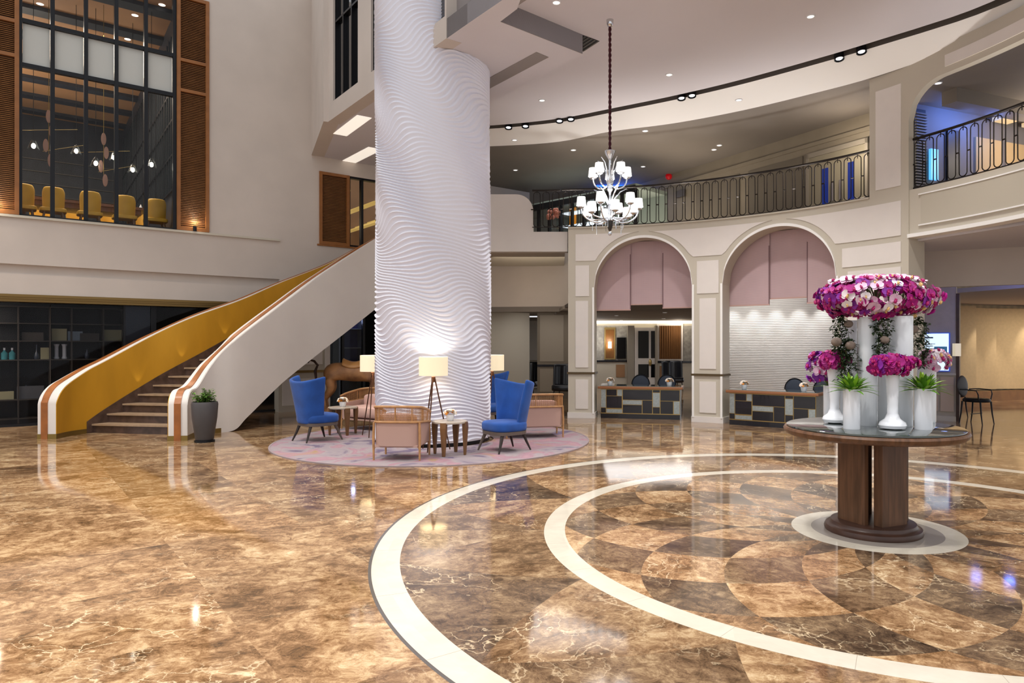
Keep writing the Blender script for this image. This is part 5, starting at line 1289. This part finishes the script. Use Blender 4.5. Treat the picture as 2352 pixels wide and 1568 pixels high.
def vase(kind, px, py_base, label, top_py, wpx, dd=None, fl=.78):
    q = onz(px, py_base, TT) if dd is None else at(px, 0, dd); d = q.y
    h = (H - TT) - (top_py - PY) * d / F; rw = wpx * d / F / 2
    t = thing('%s_vase' % kind, label, 'vase', (q.x, d, TT))
    if kind == 'bulb': prof = [(rw * .5, 0), (rw * .95, .012), (rw * 1.04, .035), (rw * .95, .06), (rw * .6, .085), (rw * .4, .13), (rw * .4, .2), (rw * (.4 + fl) / 2.1, h * .7), (rw * fl * .93, h * .95), (rw * fl, h), (rw * fl * .93, h), (rw * .38, h * .7)]
    else: prof = [(rw * .96, 0), (rw, .006), (rw, h), (rw * .92, h), (rw * .92, h - .05)]
    MB().lathe(prof, 40, cap=False).lathe([(prof[0][0], 0), (.001, 0)], 40, cap=False).lathe([(rw * (.42 if kind == 'bulb' else .92), h * .72 if kind == 'bulb' else h - .05), (.001, h * .72 if kind == 'bulb' else h - .05)], 40, cap=False).build('body', MILK if kind == 'tall' else POTW, t, True)
    return (q.x, d, TT + h), rw
vL, rL = vase('bulb', 1917, 970, 'white vase with bulb foot and flared neck on the left of the table', 833, 52, 6.15, .74)
vC, rC = vase('bulb', 2050, 983, 'white vase with bulb foot and slim neck at the centre front of the table', 860, 58, 5.70, .54)
cA, rA = vase('cylinder', 1956, 983, 'short white cylinder vase at the front left holding green leaves', 893, 37, 5.72)
cB, rB = vase('cylinder', 2121, 984, 'short white cylinder vase at the front right holding green leaves', 892, 38, 5.68)
vD, rD = vase('cylinder', 1907, 970, 'milky cylinder vase at the far left of the table behind the bulb vase', 885, 30, 6.38)
t1, _ = vase('tall', 1992, 0, 'tall milky glass cylinder in the middle of the table', 728, 44, 5.98)
t2, _ = vase('tall', 2070, 0, 'tall milky glass cylinder right of the centre bulb vase', 726, 50, 5.92)
t3, _ = vase('tall', 1950, 0, 'tall milky glass cylinder behind the left bulb vase', 736, 40, 6.32)
t4, _ = vase('tall', 2028, 0, 'tall milky glass cylinder at the back between two others', 733, 44, 6.38)
t5, r5 = vase('tall', 2128, 0, 'medium milky glass cylinder at the right back of the table', 822, 40, 6.25)
# orchids
def blossom_mesh(name, petal, lip):
    m = MB()
    def pet(ang, ln, wd, cup=.25, z=0.0):
        T = rot(ang)
        m.grid(lambda u, v: ((u - .5) * 2 * wd * math.sin(pi * (.06 + .9 * v)) ** .55, ln * v, z + cup * ln * (v * v * .5 - v * .3) + .3 * wd * (2 * u - 1) ** 2 * cup), 4, 5, T)
    for a in (0, 125, 235): pet(a, .042, .016, .3, -.002)
    for a in (68, 292): pet(a, .045, .027, .35, .002)
    m.k = 1; m.sup((0, -.008, .012), .009, .014, .012, 1, 1, 8, 5); m.sup((0, .004, .012), .006, .006, .012, 1, 1, 6, 4)
    o = m.build(name, [petal, lip], None, True); return o
bls = {}
for nm, p_, l_ in (('m', MAG, LIP), ('p', PUR, LIP), ('k', PNK, LIP), ('w', WHT, LIPY)):
    o = blossom_mesh('blossom', p_, l_); bls[nm] = o.data; bpy.data.objects.remove(o)
def spray(label, anchor, spots, kinds, stems=True, group=None):
    """spots: list of (offset vec from anchor, outward dir)"""
    t = thing('orchid_spray', label, 'orchids', anchor, 0, group)
    for off, dr in spots:
        k = random.choice(kinds); o = bpy.data.objects.new('blossom', bls[k]); COL.objects.link(o); o.parent = t
        d = (Vector(dr).normalized() + Vector((random.uniform(-.3, .3), random.uniform(-.3, .3), random.uniform(-.2, .35)))).normalized()
        qn = d.to_track_quat('Z', 'Y').to_matrix().to_4x4(); s = random.uniform(.95, 1.4)
        o.matrix_local = Matrix.Translation(off) @ qn @ Matrix.Rotation(random.uniform(-.5, .5), 4, 'Z') @ Matrix.Scale(s, 4)
    m = MB()
    for off, dr in spots[::3]:
        off = Vector(off); mid = off * .6 + Vector((0, 0, .05)); m.tube([(0, 0, -.04), mid, off - Vector(dr).normalized() * .012], .0035, 5)
    m.build('stem', STEM, t)
    return t
# the crown: an oval cloud of blossoms over the tall cylinders
cc = Vector(at(2012, 684, 6.05)); ax_ = (.515, .36, .17)
segs = [(180, 'deep magenta and violet orchids at the left end of the crown', 'mmppk'), (215, 'magenta orchids at the front left of the crown', 'mmmpw'), (250, 'pink and white orchids at the front of the crown, left of centre', 'kkwm'), (285, 'dark purple orchids at the front centre of the crown', 'mmpm'), (320, 'mixed magenta and pale pink orchids at the front right of the crown', 'mkmkw'), (0, 'white and blush orchids at the right end of the crown', 'kwkwm'), (40, 'pale orchids at the back right of the crown', 'kkw'), (90, 'pink orchids at the back of the crown', 'km'), (140, 'magenta orchids at the back left of the crown', 'mmp')]
for ci, (a0_, lab, kinds) in enumerate(segs):
    a = R_(a0_); anchor = cc + Vector((cos(a) * ax_[0] * .42, sin(a) * ax_[1] * .42, -.03)); spots = []
    for k in range(46 if 170 < a0_ or a0_ == 0 else 22):
        g = R_(a0_ + random.uniform(-25, 25)); el = R_(random.uniform(-58, 62)); rr = random.uniform(.8, 1.06) * (1 + .07 * sin(3 * g + 1))
        p = Vector((ax_[0] * cos(g) * cos(el) * rr, ax_[1] * sin(g) * cos(el) * rr, ax_[2] * sin(el) * 1.05 * rr + random.uniform(-.02, .02)))
        nrm = Vector((p.x / ax_[0] ** 2, p.y / ax_[1] ** 2, p.z / ax_[2] ** 2 * .6)).normalized(); spots.append((cc + p - anchor, nrm))
    spray(lab, anchor, spots, kinds, group='orchid crown')
spots = []
for k in range(44):
    g = random.uniform(0, 2 * pi); r = sqrt(random.random()) * .8; spots.append((Vector((ax_[0] * r * cos(g), ax_[1] * r * sin(g), ax_[2] * (1.1 - .3 * r))), Vector((r * cos(g) * .3, r * sin(g) * .3 - .4, 1))))
spray('blush and white orchids on top of the crown', cc, spots, 'kkwkm', group='orchid crown')
def cluster(label, anchor, ctr, rad, n, kinds):
    spots = []
    for k in range(n):
        g = random.uniform(0, 2 * pi); el = random.uniform(-.7, 1.2); dr = Vector((cos(g) * cos(el), -abs(sin(g)) * cos(el) if random.random() < .75 else sin(g) * cos(el), sin(el)))
        spots.append((Vector(ctr) - Vector(anchor) + Vector((dr.x * rad[0], dr.y * rad[1], dr.z * rad[2])), dr))
    return spray(label, anchor, spots, kinds)
cluster('magenta orchids spilling over the left bulb vase', vL, at(1918, 828, 6.10), (.12, .09, .08), 26, 'mmm')
cluster('violet orchid stem arching out at the far left of the table', vD, at(1880, 848, 6.3), (.09, .06, .15), 30, 'ppk')
cluster('large magenta orchid mass over the centre bulb vase', vC, at(2042, 840, 5.68), (.16, .1, .085), 46, 'mmmmp')
cluster('small magenta orchid branch right of the centre vase', (vC[0] + .02, vC[1], vC[2]), at(2090, 832, 5.72), (.06, .05, .045), 7, 'mm')
cluster('blush orchid branch arching to the right in front of the screen', t5, at(2146, 828, 6.1), (.12, .07, .09), 30, 'kkkw')
# leafy rosettes
def rosette(loc, lab, n=56, ln=.23):
    t = thing('leafy_rosette', lab, 'plant', loc); m = MB(); m2 = MB()
    for k in range(n):
        g = 2.399 * k; el = .12 + 1.3 * (k / n) ** .8; L_ = ln * random.uniform(.75, 1.05)
        leaf(m if k % 3 else m2, (.02 * cos(g), .02 * sin(g), -.02), (cos(g) * cos(el), sin(g) * cos(el), sin(el)), L_, .021, bend=.3)
    m.build('leaves', LEAF, t); m2.build('young_leaves', LEAFL, t)
rosette(cA, 'spiky green leaf rosette in the front left cylinder vase'); rosette(cB, 'spiky green leaf rosette in the front right cylinder vase')
rosette((vD[0] + .02, vD[1], vD[2]), 'narrow green orchid leaves at the far left of the table', 16, .2)
# trailing ivy with air-plant balls
def ivy(px, py, d, h, wd, lab, balls):
    q = at(px, py, d); t = thing('trailing_ivy', lab, 'ivy', q); m = MB(); s_ = MB()
    for k in range(9):
        x = random.uniform(-wd, wd) * .5; pts = [(x * .4, 0, 0)]
        for j in range(1, 8): pts.append((x + .02 * sin(j * 1.7 + k), random.uniform(-.03, .03), -h * j / 7 * random.uniform(.85, 1)))
        s_.tube(pts, .0022, 4)
        for p in pts[0:]:
            for i in range(5): g = random.uniform(0, 2 * pi); leaf(m, (p[0] + random.uniform(-.025, .025), p[1] + random.uniform(-.02, .02), p[2] + random.uniform(-.03, .03)), (cos(g), sin(g) - .3, random.uniform(-.5, .5)), random.uniform(.026, .042), .014, n=3)
    m.build('leaves', LEAFD, t); s_.build('stems', STEM, t)
    for bx_, bz_, br in balls: MB().sup((bx_, -.03, bz_), br, br * .8, br * .85, 1, 1, 18, 10).build('air_plant_ball', MOSS, t, True)
ivy(1932, 728, 6.0, .34, .13, 'trailing ivy with woven ball hanging at the upper left of the vases', [(.05, -.06, .04)])
ivy(1950, 785, 5.95, .33, .16, 'trailing ivy with woven ball hanging between the left bulb vase and tall cylinders', [(.0, -.03, .045), (-.12, -.0, .045)])
ivy(2028, 726, 5.85, .34, .09, 'narrow ivy strand hanging down the centre tall cylinder', [(0, -.2, .04)])
ivy(2106, 735, 6.05, .4, .13, 'trailing ivy with woven ball hanging at the right of the vases', [(-.05, -.08, .045)])

# ------------------------------------------------------------------ chandelier
q = onz(1401, 46, ZU); CHX, CHY = q.x, q.y
t = thing('chandelier', 'two-tier crystal chandelier with white shades hanging from the main ceiling', 'chandelier', (CHX, CHY, 0))
def chz(py): return H + (PY - py) / F * CHY
MB().lathe([(.01, ZU - .0), (.055, ZU - .0), (.05, ZU - .06), (.03, ZU - .1), (.008, ZU - .11)], 24).build('canopy', CHROME, t, True)
m = MB(); ztop = chz(347)
for s in (0, 1): m.tube([(.011 * cos(z * 40 + pi * s), .011 * sin(z * 40 + pi * s), z) for z in [ZU - .1 - k * (ZU - .1 - ztop) / 120 for k in range(121)]], .014, 6)
m.build('cord', BURG, t, True)
cprof = [(355, .0), (347, .085), (350, .08), (360, .045), (366, .02), (385, .02), (400, .035), (412, .05), (416, .06), (420, .05), (430, .03), (436, .045), (442, .02), (455, .015), (470, .025), (480, .035), (490, .05), (500, .06), (507, .075), (509, .04)]
MB().lathe([(max(r, .002), chz(y)) for y, r in cprof], 28, cap=False).build('crystal_stem', CRYST, t, True)
MB().lathe([(.05, chz(507)), (.04, chz(520)), (.02, chz(530))], 20).build('bottom_cup', mk('smoky_cup', '3A3530', .2, metal=.4), t, True); MB().sup((0, 0, chz(536)), .03, .03, .035, 1, 1).build('crystal_ball', CRYST, t, True)
def arm(a, r, z0, zlow, zc_, rs):
    T = rot(a); pts = []
    for k in range(15):
        f = k / 14
        if f < .35: g = f / .35; p = (.03 + r * .35 * g, 0, z0 + (zlow - z0) * sin(g * pi / 2))
        else: g = (f - .35) / .65; p = (.03 + r * .35 + (r * .65 - .03) * sin(g * pi / 2), 0, zlow + (zc_ - zlow) * (1 - cos(g * pi / 2)))
        pts.append(p)
    o = MB().tube(pts, .012, 7, T).build('arm', CRYST, t, True)
    Tc = T @ Matrix.Translation((r, 0, zc_))
    MB().lathe([(.012, -.01), (.055, .012), (.058, .02), (.02, .008)], 18, Tc).build('drip_cup', CRYST, o, True)
    MB().lathe([(.01, 0), (.01, .07)], 10, Tc).build('candle', CRYST, o)
    MB().lathe([(.074, .04), (.06, .17), (.057, .17), (.071, .04)], 22, Tc, cap=False).lathe([(.0575, .165), (.001, .165)], 22, Tc, cap=False).build('shade', CSHADE, o, True)
for k in range(12): arm(k * 30 + 8, .44 if k % 2 == 0 else .36, chz(498), chz(511 if k % 2 == 0 else 503), chz(480 if k % 2 == 0 else 496), 1)
for k in range(5): arm(k * 72 + 14, .27, chz(425), chz(432), chz(408), 1)
for k in range(5):
    T = rot(k * 72 + 10); MB().tube([(.03, 0, chz(412)), (.06, 0, chz(395)), (.12, 0, chz(375)), (.2, 0, chz(366))], [.012, .011, .009, .005], 6, T).tube([(.03, 0, chz(470)), (.08, 0, chz(455)), (.16, 0, chz(440)), (.26, 0, chz(432))], [.012, .011, .009, .005], 6, T).build('crystal_plume', CRYST, t, True)
for k in range(14):
    a = 2 * pi * k / 14; r = .12 + .1 * (k % 3) * .9; z = chz(505); MB().tube([(r * cos(a), r * sin(a), z), (r * cos(a), r * sin(a), z - .1 - .04 * (k % 3))], [.002, .006], 5).build('crystal_drop', CRYST, t)
light('POINT', (CHX, CHY, chz(450)), 25, NEUT, .35)
